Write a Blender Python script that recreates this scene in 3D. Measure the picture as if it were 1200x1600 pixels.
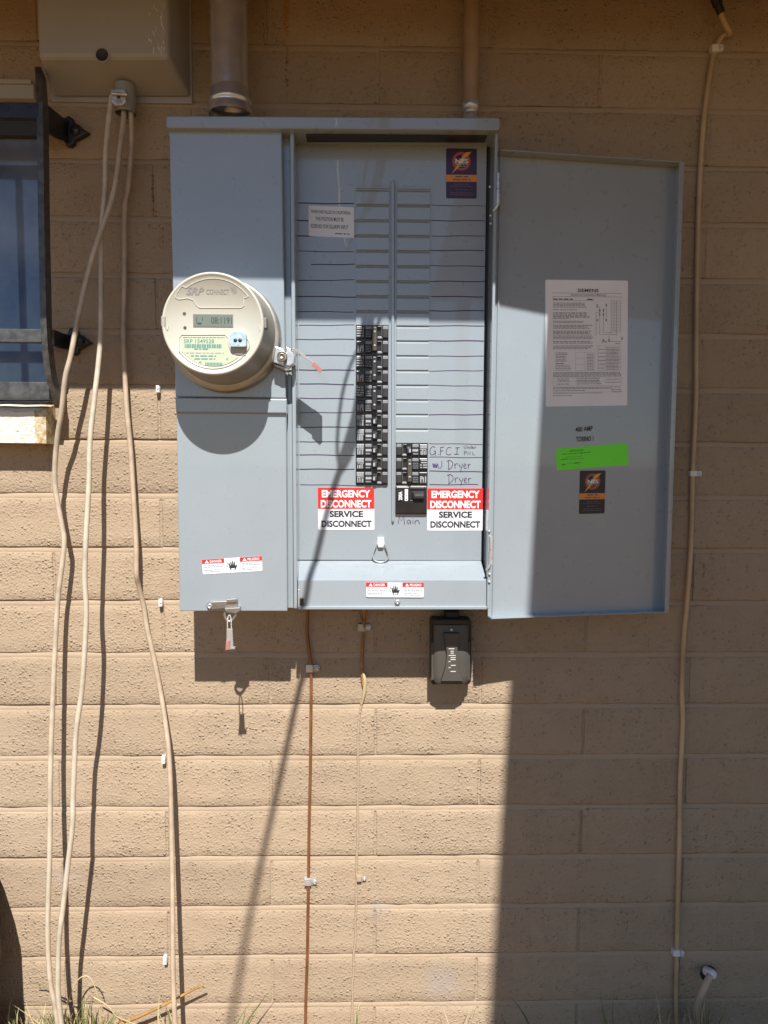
import bpy, bmesh, math, random
from mathutils import Vector, Matrix, noise

random.seed(7)
S = bpy.context.scene
C = S.collection
for o in list(bpy.data.objects):
    bpy.data.objects.remove(o)

# ------------------------------------------------------------------ camera
F, CD, TILT, YAW, ROLL = 1110.0, 1.34464, 0.073042, 0.0191645, 0.0043399
CAMZ = 1.905 - 0.743234
_f = Vector((math.sin(YAW) * math.cos(TILT), math.cos(YAW) * math.cos(TILT), -math.sin(TILT)))
_r0 = Vector((math.cos(YAW), -math.sin(YAW), 0))
_u0 = _r0.cross(_f)
_r = _r0 * math.cos(ROLL) + _u0 * math.sin(ROLL)
_u = -_r0 * math.sin(ROLL) + _u0 * math.cos(ROLL)
CAM = Vector((0, -CD, CAMZ))
cd = bpy.data.cameras.new('camera')
cam = bpy.data.objects.new('camera', cd)
C.objects.link(cam)
cam.matrix_world = Matrix(((_r.x, _u.x, -_f.x, CAM.x), (_r.y, _u.y, -_f.y, CAM.y), (_r.z, _u.z, -_f.z, CAM.z), (0, 0, 0, 1)))
cd.sensor_fit = 'VERTICAL'
cd.sensor_height = 24
cd.lens = F / 1600 * 24
cd.clip_start = 0.01
cd.clip_end = 500
S.camera = cam

# ------------------------------------------------------------------ light
SUN = Vector((0.078, -1.0, 1.21)).normalized()
ELEV = math.asin(SUN.z)
AZ = math.atan2(SUN.x, SUN.y)
w = bpy.data.worlds.new("World")
S.world = w
w.use_nodes = True
nt = w.node_tree
bg = nt.nodes['Background']
sky = nt.nodes.new('ShaderNodeTexSky')
sky.sky_type = 'NISHITA'
sky.sun_disc = False
sky.sun_elevation = ELEV
sky.sun_rotation = AZ
sky.air_density = 1.0
sky.dust_density = 0.15
sky.ozone_density = 4.0
nt.links.new(sky.outputs[0], bg.inputs[0])
bg.inputs[1].default_value = 0.076
sl = bpy.data.lights.new('sun', 'SUN')
sl.energy = 5.0
sl.angle = math.radians(0.53)
sl.color = (1.0, 0.95, 0.885)
so = bpy.data.objects.new('sun', sl)
C.objects.link(so)
so.rotation_euler = SUN.to_track_quat('Z', 'Y').to_euler()
so.location = (0.5, -4, 6)
S.view_settings.view_transform = 'Standard'
S.view_settings.look = 'None'
S.view_settings.gamma = 1
S.view_settings.use_curve_mapping = False
S.view_settings.exposure = 0.58
S.render.engine = 'CYCLES'
S.cycles.max_bounces = 8
S.cycles.diffuse_bounces = 5

# ------------------------------------------------------------------ helpers
def P(px, py, dep=0.0):
    """point of the plane `dep` metres in front of the wall that the photograph shows at px, py"""
    d = _f * F + _r * (px - 600) - _u * (py - 800)
    k = (CD - dep) / d.y
    return CAM + d * k

def on_plane(px, py, o, n):
    d = _f * F + _r * (px - 600) - _u * (py - 800)
    k = (o - CAM).dot(n) / d.dot(n)
    return CAM + d * k

class MB:
    def __init__(s):
        s.bm = bmesh.new()
        s.mats = []
    def mi(s, m):
        if m not in s.mats:
            s.mats.append(m)
        return s.mats.index(m)
    def add(s, t, m, smooth=False):
        bmesh.ops.recalc_face_normals(t, faces=t.faces)
        i = s.mi(m)
        vm = {}
        for v in t.verts:
            vm[v] = s.bm.verts.new(v.co)
        for f in t.faces:
            try:
                nf = s.bm.faces.new([vm[v] for v in f.verts])
                nf.material_index = i
                nf.smooth = smooth
            except ValueError:
                pass
        t.free()
    def faces(s, vs, fs, m, smooth=False):
        i = s.mi(m)
        bv = [s.bm.verts.new(v) for v in vs]
        for f in fs:
            try:
                nf = s.bm.faces.new([bv[k] for k in f])
                nf.material_index = i
                nf.smooth = smooth
            except ValueError:
                pass
    def hull(s, a, b, m, bevel=0, front_only=False, smooth=False):
        """prism between two polygons with equal point counts"""
        t = bmesh.new()
        va = [t.verts.new(p) for p in a]
        vb = [t.verts.new(p) for p in b]
        n = len(a)
        fa = t.faces.new(va)
        fb = t.faces.new(list(reversed(vb)))
        for i in range(n):
            t.faces.new([va[i], vb[i], vb[(i + 1) % n], va[(i + 1) % n]])
        if bevel:
            bmesh.ops.recalc_face_normals(t, faces=t.faces)
            ed = list(fa.edges) if front_only else list(t.edges)
            bmesh.ops.bevel(t, geom=ed, offset=bevel, segments=2, profile=0.5, affect='EDGES', clamp_overlap=True)
        s.add(t, m, smooth)
    def pp(s, pts, d0, d1, m, bevel=0, front_only=True):
        """pixel outline on plane d0 (front), extruded straight back to plane d1"""
        a = [P(x, y, d0) for x, y in pts]
        b = [Vector((p.x, -d1, p.z)) for p in a]
        s.hull(a, b, m, bevel, front_only)
    def box(s, x0, x1, y0, y1, z0, z1, m, bevel=0):
        a = [Vector(p) for p in ((x0, y0, z0), (x1, y0, z0), (x1, y0, z1), (x0, y0, z1))]
        b = [Vector((p.x, y1, p.z)) for p in a]
        s.hull(a, b, m, bevel)
    def fbox(s, fr, a0, a1, b0, b1, c0, c1, m, bevel=0, front_only=False):
        """box in a frame: a right, b up, c outwards"""
        f = [fr.pt(a, b, c1) for a, b in ((a0, b0), (a1, b0), (a1, b1), (a0, b1))]
        k = [fr.pt(a, b, c0) for a, b in ((a0, b0), (a1, b0), (a1, b1), (a0, b1))]
        s.hull(f, k, m, bevel, front_only)
    def tube(s, pts, r, m, seg=10, cap=True, sub=6, rfun=None):
        pts = [Vector(p) for p in pts]
        if sub > 1 and len(pts) > 2:
            q = []
            for i in range(len(pts) - 1):
                p0 = pts[max(i - 1, 0)]; p1 = pts[i]; p2 = pts[i + 1]; p3 = pts[min(i + 2, len(pts) - 1)]
                for k in range(sub):
                    t = k / sub
                    q.append(0.5 * ((2 * p1) + (p2 - p0) * t + (2 * p0 - 5 * p1 + 4 * p2 - p3) * t * t + (3 * p1 - p0 - 3 * p2 + p3) * t ** 3))
            q.append(pts[-1]); pts = q
        n = len(pts)
        tan = [(pts[min(i + 1, n - 1)] - pts[max(i - 1, 0)]).normalized() for i in range(n)]
        ref = Vector((0, -1, 0)) if abs(tan[0].y) < .9 else Vector((1, 0, 0))
        vs = []; fs = []
        a = (ref - tan[0] * ref.dot(tan[0])).normalized()
        for i in range(n):
            a = (a - tan[i] * a.dot(tan[i])).normalized()
            b = tan[i].cross(a)
            rr = rfun(i / (n - 1)) * r if rfun else r
            for k in range(seg):
                an = 2 * math.pi * k / seg
                vs.append(pts[i] + a * math.cos(an) * rr + b * math.sin(an) * rr)
        for i in range(n - 1):
            for k in range(seg):
                k2 = (k + 1) % seg
                fs.append((i * seg + k, i * seg + k2, (i + 1) * seg + k2, (i + 1) * seg + k))
        s.faces(vs, fs, m, True)
        if cap:
            s.faces(vs[:seg], [tuple(range(seg))][::-1], m)
            s.faces(vs[-seg:], [tuple(range(seg))], m)
    def lathe(s, o, prof, m, seg=64, axis=Vector((0, -1, 0)), smooth=True, up=Vector((0, 0, 1))):
        """prof: list of (radius, offset along axis)"""
        r = up.cross(axis).normalized()
        vs = []; fs = []
        for (ra, h) in prof:
            for k in range(seg):
                an = 2 * math.pi * k / seg
                vs.append(o + axis * h + (r * math.cos(an) + up * math.sin(an)) * max(ra, 1e-5))
        for i in range(len(prof) - 1):
            for k in range(seg):
                k2 = (k + 1) % seg
                fs.append((i * seg + k, i * seg + k2, (i + 1) * seg + k2, (i + 1) * seg + k))
        t = bmesh.new()
        bv = [t.verts.new(v) for v in vs]
        for f in fs:
            t.faces.new([bv[k] for k in f])
        bmesh.ops.remove_doubles(t, verts=t.verts, dist=2e-5)
        s.add(t, m, smooth)
    def poly(s, fr, pts, m, c=0.0):
        s.faces([fr.pt(a, b, c) for a, b in pts], [tuple(range(len(pts)))], m)
    def rect(s, fr, a0, a1, b0, b1, m, c=0.0):
        s.poly(fr, [(a0, b0), (a1, b0), (a1, b1), (a0, b1)], m, c)
    def stroke(s, fr, pts, wd, m, c=0.0):
        """pen line of width wd (frame units on both axes are metres here)"""
        vs = []
        n = len(pts)
        for i in range(n):
            p = Vector(pts[i]); a = Vector(pts[max(i - 1, 0)]); b = Vector(pts[min(i + 1, n - 1)])
            t = (b - a)
            if t.length < 1e-9:
                t = Vector((1, 0))
            t.normalize()
            nn = Vector((-t.y, t.x)) * wd * 0.5
            vs += [fr.pt(*(p + nn), c), fr.pt(*(p - nn), c)]
        s.faces(vs, [(2 * i, 2 * i + 1, 2 * i + 3, 2 * i + 2) for i in range(n - 1)], m)
    def text(s, fr, t, a0, a1, b0, b1, m, c=0.0, bold=0.0, shear=0.0, rot=0):
        vs, fs = text_geo(t, bold, shear)
        x0 = min(v[0] for v in vs); x1 = max(v[0] for v in vs)
        y0 = min(v[1] for v in vs); y1 = max(v[1] for v in vs)
        out = []
        for x, y in vs:
            p = (x - x0) / (x1 - x0); q = (y - y0) / (y1 - y0)
            if rot == 90:
                p, q = 1 - q, p
            elif rot == -90:
                p, q = q, 1 - p
            out.append(fr.pt(a0 + (a1 - a0) * p, b0 + (b1 - b0) * q, c))
        s.faces(out, fs, m)
    def small_print(s, fr, a0, a1, b0, b1, m, c=0.0, fill=0.55, seed=1, ragged=0.3):
        """one line of print too small to read: word-long dashes"""
        rn = random.Random(seed)
        h = b1 - b0
        end = a1 - (a1 - a0) * rn.random() * ragged
        a = a0
        W = abs(fr.u.length); H = abs(fr.v.length)
        unit = h * H / W
        while a < end:
            wl = unit * rn.uniform(1.2, 4.5)
            s.rect(fr, a, min(a + wl, end), b0 + h * .15, b1 - h * .15, m, c)
            a += wl + unit * .7
    def build(s, name, parent=None, origin=None, **props):
        me = bpy.data.meshes.new(name)
        bmesh.ops.recalc_face_normals(s.bm, faces=[]) if False else None
        org = Vector(origin) if origin is not None else (Vector(parent['org']) if parent is not None else None)
        if org is not None:
            bmesh.ops.translate(s.bm, verts=s.bm.verts, vec=-org)
        s.bm.to_mesh(me)
        s.bm.free()
        for m in s.mats:
            me.materials.append(m)
        o = bpy.data.objects.new(name, me)
        C.objects.link(o)
        if parent is not None:
            o.parent = parent
            o['org'] = tuple(org)
        elif org is not None:
            o.location = org
            o['org'] = tuple(org)
        else:
            o['org'] = (0, 0, 0)
        for k, v in props.items():
            o[k] = v
        return o

class Fr:
    def __init__(s, o, u, v, n=None):
        s.o, s.u, s.v = Vector(o), Vector(u), Vector(v)
        s.n = (Vector(n) if n is not None else s.u.cross(s.v)).normalized()
    def pt(s, a, b, c=0.0):
        return s.o + s.u * a + s.v * b + s.n * c

def pfr(tl, tr, bl, dep):
    """frame (0..1, 0..1) from three pixel corners on a plane parallel to the wall"""
    o = P(*bl, dep)
    return Fr(o, P(*tr, dep) - P(*tl, dep), P(*tl, dep) - o, Vector((0, -1, 0)))

_tx = {}
def text_geo(t, bold, shear):
    k = (t, bold, shear)
    if k not in _tx:
        cu = bpy.data.curves.new('lettering', 'FONT')
        cu.body = t; cu.size = 1; cu.offset = bold; cu.shear = shear; cu.resolution_u = 3
        cu.fill_mode = 'FRONT'
        ob = bpy.data.objects.new('lettering', cu)
        me = bpy.data.meshes.new_from_object(ob)
        _tx[k] = ([(v.co.x, v.co.y) for v in me.vertices], [tuple(p.vertices) for p in me.polygons])
        bpy.data.objects.remove(ob); bpy.data.meshes.remove(me); bpy.data.curves.remove(cu)
    return _tx[k]

def thing(name, label, cat, loc, group=None):
    o = bpy.data.objects.new(name, None)
    o.empty_display_size = .05
    C.objects.link(o)
    o.location = loc
    o['org'] = tuple(loc)
    o['label'] = label; o['category'] = cat
    if group:
        o['group'] = group
    return o

# ------------------------------------------------------------------ materials
def mat(name, col, rough=.5, metal=0.0, spec=.5, var=None, bump=None, emit=None, alpha=None, trans=None, coat=0.0, rvar=0.0, two=None):
    m = bpy.data.materials.new(name)
    m.use_nodes = True
    t = m.node_tree
    b = t.nodes['Principled BSDF']
    b.inputs['Base Color'].default_value = (*col, 1)
    b.inputs['Roughness'].default_value = rough
    b.inputs['Metallic'].default_value = metal
    b.inputs['Specular IOR Level'].default_value = spec
    b.inputs['Coat Weight'].default_value = coat
    if trans:
        b.inputs['Transmission Weight'].default_value = trans
    geo = t.nodes.new('ShaderNodeNewGeometry')
    def nz(scale, detail=3, rough=.55):
        n = t.nodes.new('ShaderNodeTexNoise')
        n.inputs['Scale'].default_value = scale
        n.inputs['Detail'].default_value = detail
        n.inputs['Roughness'].default_value = rough
        t.links.new(geo.outputs['Position'], n.inputs['Vector'])
        return n
    if var or two:
        sc, am = var or (30, .3)
        n = nz(sc, 5)
        rp = t.nodes.new('ShaderNodeValToRGB')
        rp.color_ramp.elements[0].position = .3
        rp.color_ramp.elements[1].position = .7
        c2 = two if two else tuple(min(1, x * (1 + am)) for x in col)
        c1 = col if two else tuple(x * (1 - am) for x in col)
        rp.color_ramp.elements[0].color = (*c1, 1)
        rp.color_ramp.elements[1].color = (*c2, 1)
        t.links.new(n.outputs[0], rp.inputs[0])
        t.links.new(rp.outputs[0], b.inputs['Base Color'])
    if rvar:
        n = nz(60, 4)
        mr = t.nodes.new('ShaderNodeMapRange')
        mr.inputs[1].default_value = .3; mr.inputs[2].default_value = .7
        mr.inputs[3].default_value = rough - rvar; mr.inputs[4].default_value = rough + rvar
        t.links.new(n.outputs[0], mr.inputs[0]); t.links.new(mr.outputs[0], b.inputs['Roughness'])
    if bump:
        sc, st, di = bump
        n = nz(sc, 4)
        bp = t.nodes.new('ShaderNodeBump')
        bp.inputs['Strength'].default_value = st
        bp.inputs['Distance'].default_value = di
        t.links.new(n.outputs[0], bp.inputs['Height'])
        t.links.new(bp.outputs[0], b.inputs['Normal'])
    return m

def wall_material(name, base, rough_texture=1.0):
    m = bpy.data.materials.new(name)
    m.use_nodes = True
    t = m.node_tree; L = t.links
    b = t.nodes['Principled BSDF']
    b.inputs['Roughness'].default_value = .82
    b.inputs['Specular IOR Level'].default_value = .2
    geo = t.nodes.new('ShaderNodeNewGeometry')
    oi = t.nodes.new('ShaderNodeObjectInfo')
    def node(k, **kw):
        n = t.nodes.new(k)
        for a, v in kw.items():
            n.inputs[a].default_value = v
        return n
    def math_(op, a, bb):
        n = t.nodes.new('ShaderNodeMath'); n.operation = op
        for i, x in enumerate((a, bb)):
            if isinstance(x, (int, float)):
                n.inputs[i].default_value = x
            else:
                L.new(x, n.inputs[i])
        return n.outputs[0]
    def nz(scale, detail=3, rough=.55):
        n = node('ShaderNodeTexNoise', Scale=scale, Detail=detail, Roughness=rough)
        L.new(geo.outputs['Position'], n.inputs['Vector'])
        return n.outputs[0]
    big = nz(5, 4); mid = nz(28, 5); fine = nz(240, 4, .7)
    rp = t.nodes.new('ShaderNodeValToRGB')
    rp.color_ramp.elements[0].position = .28; rp.color_ramp.elements[1].position = .72
    rp.color_ramp.elements[0].color = (base[0] * .90, base[1] * .88, base[2] * .88, 1)
    rp.color_ramp.elements[1].color = (base[0] * 1.07, base[1] * 1.06, base[2] * 1.04, 1)
    mixv = math_('ADD', math_('MULTIPLY', big, .45), math_('ADD', math_('MULTIPLY', mid, .35), math_('MULTIPLY', fine, .2)))
    L.new(mixv, rp.inputs[0])
    hs = node('ShaderNodeHueSaturation')
    L.new(rp.outputs[0], hs.inputs['Color'])
    L.new(math_('ADD', math_('MULTIPLY', oi.outputs['Random'], .12), .94), hs.inputs['Value'])
    # flecks where the paint is chipped
    vo = node('ShaderNodeTexVoronoi', Scale=26.0)
    L.new(geo.outputs['Position'], vo.inputs['Vector'])
    ch = t.nodes.new('ShaderNodeMapRange')
    ch.inputs[1].default_value = .035; ch.inputs[2].default_value = .075
    ch.inputs[3].default_value = .55; ch.inputs[4].default_value = 0
    wob = math_('ADD', vo.outputs['Distance'], math_('MULTIPLY', math_('SUBTRACT', nz(90, 2), .5), .16))
    L.new(wob, ch.inputs[0])
    keep = math_('GREATER_THAN', nz(9, 2), .58)
    mx = t.nodes.new('ShaderNodeMix'); mx.data_type = 'RGBA'
    L.new(math_('MULTIPLY', ch.outputs[0], keep), mx.inputs[0])
    L.new(hs.outputs[0], mx.inputs[6])
    mx.inputs[7].default_value = (base[0] * .5, base[1] * .4, base[2] * .35, 1)
    out = mx.outputs[2]
    sp = t.nodes.new('ShaderNodeSeparateXYZ')
    L.new(geo.outputs['Position'], sp.inputs[0])
    nfine = nz(160, 4, .7)
    for (x0, z0, hw, hh, col, k, th) in STAINS:
        dx = math_('DIVIDE', math_('SUBTRACT', sp.outputs[0], x0), hw)
        dz = math_('DIVIDE', math_('SUBTRACT', sp.outputs[2], z0), hh)
        d = math_('SUBTRACT', 1.0, math_('ADD', math_('MULTIPLY', dx, dx), math_('MULTIPLY', dz, dz)))
        m_ = t.nodes.new('ShaderNodeMapRange')
        m_.inputs[1].default_value = th; m_.inputs[2].default_value = th + .35
        m_.inputs[3].default_value = 0; m_.inputs[4].default_value = k
        L.new(math_('ADD', math_('MULTIPLY', d, .7), math_('MULTIPLY', math_('SUBTRACT', nfine, .5), 2.2)), m_.inputs[0])
        m2 = t.nodes.new('ShaderNodeMix'); m2.data_type = 'RGBA'
        L.new(m_.outputs[0], m2.inputs[0]); L.new(out, m2.inputs[6]); m2.inputs[7].default_value = (*col, 1)
        out = m2.outputs[2]
    L.new(out, b.inputs['Base Color'])
    # relief: rough split face under thick paint
    v2 = node('ShaderNodeTexVoronoi', Scale=165.0)
    L.new(geo.outputs['Position'], v2.inputs['Vector'])
    wb = math_('ADD', v2.outputs['Distance'], math_('MULTIPLY', math_('SUBTRACT', nz(260, 2), .5), .55))
    kn = t.nodes.new('ShaderNodeMapRange'); kn.interpolation_type = 'SMOOTHSTEP'
    kn.inputs[1].default_value = .10; kn.inputs[2].default_value = .52
    kn.inputs[3].default_value = 1.0; kn.inputs[4].default_value = 0.0
    L.new(wb, kn.inputs[0])
    sc_ = t.nodes.new('ShaderNodeSeparateColor')
    L.new(v2.outputs['Color'], sc_.inputs[0])
    knob = math_('MULTIPLY', kn.outputs[0], math_('MULTIPLY', sc_.outputs[0], sc_.outputs[0]))
    amp = math_('ADD', math_('MULTIPLY', nz(13, 3), 1.8), -.3)
    h = math_('ADD', math_('MULTIPLY', knob, .62), math_('MULTIPLY', nz(210, 3, .6), .75))
    h = math_('ADD', math_('MULTIPLY', h, amp), math_('ADD', math_('MULTIPLY', nz(520, 2), .15), math_('MULTIPLY', nz(24, 3), .22)))
    bp = t.nodes.new('ShaderNodeBump')
    bp.inputs['Strength'].default_value = 1.0 * rough_texture
    bp.inputs['Distance'].default_value = .0056
    L.new(h, bp.inputs['Height']); L.new(bp.outputs[0], b.inputs['Normal'])
    return m

_q = lambda x, y: (P(x, y).x, P(x, y).z)
STAINS = [(*_q(447, 15), .009, .075, (.42, .20, .03), .8, .35), (*_q(448, 120), .007, .09, (.10, .06, .03), .8, .55),
          (*_q(239, 300), .004, .055, (.12, .075, .05), .8, .35), (*_q(420, 60), .05, .12, (.16, .095, .05), .35, .75),
          (*_q(700, 95), .07, .06, (.16, .095, .05), .5, .95), (*_q(690, 1535), .05, .05, (.33, .31, .30), .45, .25),
          (*_q(590, 1420), .03, .03, (.33, .31, .29), .4, .3), (*_q(100, 1370), .06, .03, (.42, .36, .33), .5, .4),
          (*_q(255, 1000), .02, .03, (.30, .22, .16), .6, .7), (*_q(1150, 1580), .35, .05, (.20, .175, .13), .45, .35),
          (*_q(630, 1570), .02, .004, (.14, .09, .06), .8, .5), (*_q(312, 1497), .012, .003, (.14, .09, .06), .8, .45)]
TAN = (.398, .311, .219)
M_wall = wall_material('painted_block', TAN)
M_mortar = wall_material('painted_mortar', (.408, .320, .228), .3)
M_grey = mat('grey_paint', (.285, .333, .370), .30, spec=.75, var=(7, .045), bump=(500, .06, .0004), rvar=.035, coat=.8)
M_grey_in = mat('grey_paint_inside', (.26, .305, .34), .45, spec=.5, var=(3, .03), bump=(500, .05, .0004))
M_dark = mat('shadow_gap', (.03, .03, .035), .6)  # near-black that paints the shade inside gaps and holes
M_black = mat('black_plastic', (.022, .022, .024), .28, var=(40, .2))
M_blackm = mat('black_moulding', (.03, .03, .033), .45, var=(60, .2))
M_olive = mat('toggle_plastic', (.075, .068, .055), .45)
M_labelgrey = mat('breaker_print', (.36, .39, .42), .5)
M_labelglint = mat('breaker_print_and_glint', (.22, .24, .27), .4)  # dim print, and the painted highlights on the breaker edges
M_white = mat('white_print', (.80, .81, .82), .45)
M_paper = mat('paper_white', (.86, .86, .88), .5, var=(15, .03))
M_stwhite = mat('sticker_white', (.72, .75, .80), .35)
M_red = mat('sticker_red', (.62, .028, .025), .35)
M_ink = mat('black_ink', (.025, .025, .03), .5)
M_inkgrey = mat('grey_ink', (.19, .19, .21), .5)
M_inkmid = mat('thin_ink', (.36, .36, .39), .5)
M_pen = mat('purple_marker', (.045, .02, .075), .5)
M_penblue = mat('violet_marker', (.10, .06, .28), .5)
M_galv = mat('galvanised_steel', (.66, .68, .71), .22, metal=.7, var=(40, .12), bump=(40, .03, .0006), rvar=.03)
M_zinc = mat('zinc_plate', (.60, .62, .64), .32, metal=.6, var=(60, .15), rvar=.1)
M_steel = mat('dull_steel', (.42, .40, .37), .42, metal=.9, var=(60, .2))
M_cable = mat('beige_cable', (.50, .42, .32), .45, var=(35, .2), bump=(220, .2, .0008))
M_cable2 = mat('cream_cable', (.55, .48, .375), .45, var=(35, .2), bump=(220, .2, .0008))
M_cable3 = mat('tan_cable', (.49, .385, .28), .5, var=(35, .2), bump=(220, .2, .0008))
M_coax = mat('tan_coax', (.50, .37, .22), .45, var=(9, .22))
M_copper = mat('copper', (.33, .15, .075), .42, metal=.6, var=(20, .3))
M_bare = mat('weathered_wire', (.33, .16, .06), .5, var=(60, .5))
M_box = mat('grey_putty_plastic', (.36, .345, .33), .5, var=(6, .08), bump=(300, .05, .0004), rvar=.08)
M_boxscuff = mat('scuffed_plastic', (.66, .63, .58), .6, var=(90, .3))
M_pvc = mat('grey_pvc', (.30, .30, .30), .4, var=(20, .1))
M_iron = mat('black_iron', (.016, .017, .018), .33, spec=.6, var=(40, .4), bump=(120, .25, .001), rvar=.1)
M_irondustlit = mat('dusty_sunlit_iron', (.025, .027, .03), .38, spec=.6, two=(.10, .10, .095), var=(70, .4), bump=(160, .3, .0012))  # dust, plus the sunlit grey of the black iron put into the colour
M_brownpipe = mat('painted_conduit', (.36, .25, .165), .6, var=(30, .10), bump=(200, .15, .0006))
M_sill = mat('cream_paint', (.80, .77, .68), .6, two=(.72, .68, .58), var=(30, .1), bump=(130, .9, .006))
M_sillpeel = mat('peeled_render', (.30, .19, .065), .8, two=(.72, .66, .50), var=(75, .1), bump=(120, .8, .004))
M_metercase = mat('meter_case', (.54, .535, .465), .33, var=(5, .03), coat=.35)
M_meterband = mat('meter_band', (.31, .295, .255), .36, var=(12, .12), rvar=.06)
M_ringm = mat('ring_metal', (.46, .45, .42), .35, metal=.6, var=(30, .15), rvar=.06)
M_led = mat('led_window', (.09, .095, .07), .3)
M_plate = mat('name_plate', (.52, .58, .42), .4)
M_teal = mat('teal_print', (.10, .27, .24), .5)
M_lcd = mat('lcd_glass', (.17, .205, .17), .2)
M_lcdink = mat('lcd_segments', (.05, .065, .06), .3)
M_metergrey = mat('meter_grey_print', (.22, .21, .20), .5)
M_blue = mat('blue_sticker', (.25, .45, .60), .45, two=(.55, .62, .62), var=(160, .2))
M_clear = mat('clear_seal', (.62, .60, .58), .25, trans=.55)
M_pink = mat('red_plastic', (.60, .27, .25), .3, trans=.35)
M_purple = mat('purple_card', (.045, .02, .075), .35)
M_blackcard = mat('black_card', (.018, .013, .013), .4)
M_orange = mat('orange_band', (.70, .27, .05), .4)
M_ring = mat('logo_ring', (.42, .06, .05), .4)
M_bolt = mat('logo_bolt', (.75, .36, .06), .4)
M_cardtext = mat('card_text', (.17, .10, .13), .5)
M_green = mat('green_fluorescent', (.17, .95, .03), .4)
M_greenink = mat('green_ink', (.03, .22, .03), .5)
M_outlet = mat('bronze_cover', (.075, .071, .062), .42, var=(15, .06), bump=(400, .08, .0003))
M_outletdark = mat('dark_cover', (.018, .017, .017), .45)
M_outprint = mat('cover_print', (.60, .60, .58), .5)
M_clipwhite = mat('white_clip', (.75, .75, .76), .4)
M_glass = mat('sky_painted_glass', (.07, .12, .25), .05, spec=.8, two=(.33, .40, .51), var=(4.5, .3))  # blue and cloudy white paint a sky reflection into the glass colour
M_frame = mat('beige_window_frame', (.42, .40, .33), .45)
M_framedark = mat('dark_window_track', (.05, .045, .04), .5)
M_grass = mat('green_grass', (.09, .13, .03), .55, two=(.19, .21, .08), var=(40, .3))
M_straw = mat('dry_straw', (.42, .34, .18), .65, two=(.55, .46, .27), var=(50, .3))
M_stalk = mat('orange_stalk', (.40, .22, .07), .6, var=(40, .3))
M_twig = mat('dead_twig', (.20, .15, .09), .7, var=(60, .3))
M_soil = mat('dry_soil', (.185, .095, .026), .9, spec=.1, two=(.25, .138, .042), var=(6, .3), bump=(60, .8, .01))
M_soffit = mat('brown_eave_paint', (.24, .11, .04), .6, var=(20, .1))
M_rubber = mat('black_rubber', (.02, .02, .022), .5)
M_caster = mat('dark_caster', (.05, .05, .055), .5)

# ------------------------------------------------------------------ ground, wall
g = MB()
g.faces([(-80, -160, 0), (80, -160, 0), (80, 3, 0), (-80, 3, 0)], [(0, 1, 2, 3)], M_soil)
g.build('ground', kind='structure', label='bare sunlit soil at the foot of the block wall')

PITCH, BW, ZJ0 = .1016, .4064, 1.905
XJ = P(912, 1140).x                       # a head joint of the odd courses
rb = random.Random(3)

def block_bm(wid, seed):
    """front face grid with worn, slightly wavy edges"""
    hgt = PITCH - .0088
    nx = max(4, int(wid / .03))
    rn = random.Random(seed)
    bm = bmesh.new()
    grid = []
    xs_ = [0, .0035] + [wid * i / nx for i in range(1, nx)] + [wid - .0035, wid]
    zs_ = [0, .0028, .02, .038, .057, .075, hgt - .0028, hgt]
    nx, nz_ = len(xs_) - 1, len(zs_) - 1
    for j, zz in enumerate(zs_):
        row = []
        for i, xx in enumerate(xs_):
            x = -wid / 2 + xx
            z = -hgt / 2 + zz
            y = noise.noise(Vector((x * 9 + seed * 7.1, z * 14, seed))) * .0011
            if j in (0, nz_):
                z += rn.uniform(-.0012, .0008) * (1 if j else -1)
                y += .0007 + rn.random() * .0012
            elif j in (1, nz_ - 1):
                z += rn.uniform(-.0006, .0006)
            if i in (0, nx):
                y += .0002
            row.append(bm.verts.new((x, y, z)))
        grid.append(row)
    for j in range(nz_):
        for i in range(nx):
            f = bm.faces.new((grid[j][i], grid[j][i + 1], grid[j + 1][i + 1], grid[j + 1][i]))
            f.smooth = True
    rim = [grid[0][i] for i in range(nx + 1)] + [grid[j][nx] for j in range(1, nz_ + 1)] + [grid[nz_][i] for i in range(nx - 1, -1, -1)] + [grid[j][0] for j in range(nz_ - 1, 0, -1)]
    back = [bm.verts.new((v.co.x, .05, v.co.z)) for v in rim]
    n = len(rim)
    for i in range(n):
        bm.faces.new((rim[i], back[i], back[(i + 1) % n], rim[(i + 1) % n]))
    bmesh.ops.recalc_face_normals(bm, faces=bm.faces)
    return bm

def block_mesh(wid, seed):
    bm = block_bm(wid, seed)
    me = bpy.data.meshes.new('block')
    bm.to_mesh(me); bm.free()
    me.materials.append(M_wall)
    return me

wall = thing('block_wall', 'tan painted concrete block wall with thin horizontal joints', 'wall', (0, 0, 0))
GAP = .004
full = [block_mesh(BW - GAP, k) for k in range(6)]
cuts = {}
OPX, OPT, OPB = -.592, 2, 7               # window opening: right edge, first and last course missing
WX0, WX1 = -2.3, 2.4
for c in range(-4, 20):                   # course c lies under joint c-1 ... joint c
    zc = ZJ0 - c * PITCH + PITCH / 2
    off = XJ if c % 2 else XJ + BW / 2
    k0 = int(math.floor((WX0 - off) / BW))
    for k in range(k0, k0 + 13):
        x0, x1 = off + k * BW, off + (k + 1) * BW
        if x0 > WX1:
            continue
        if OPT <= c <= OPB and x1 > -1.55 and x0 < OPX:
            if x1 <= OPX + .03:
                continue
            x0 = OPX
        if OPT <= c <= OPB and x0 < -1.55 < x1:
            x1 = -1.55
        wd = round(x1 - x0 - GAP, 4)
        if abs(wd - (BW - GAP)) < .001:
            me = full[rb.randrange(6)]
        else:
            if wd not in cuts:
                cuts[wd] = block_mesh(wd, 20 + len(cuts))
            me = cuts[wd]
        o = bpy.data.objects.new('block', me)
        C.objects.link(o); o.parent = wall
        o.location = ((x0 + x1) / 2, rb.uniform(-.0006, .0006), zc)
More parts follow.
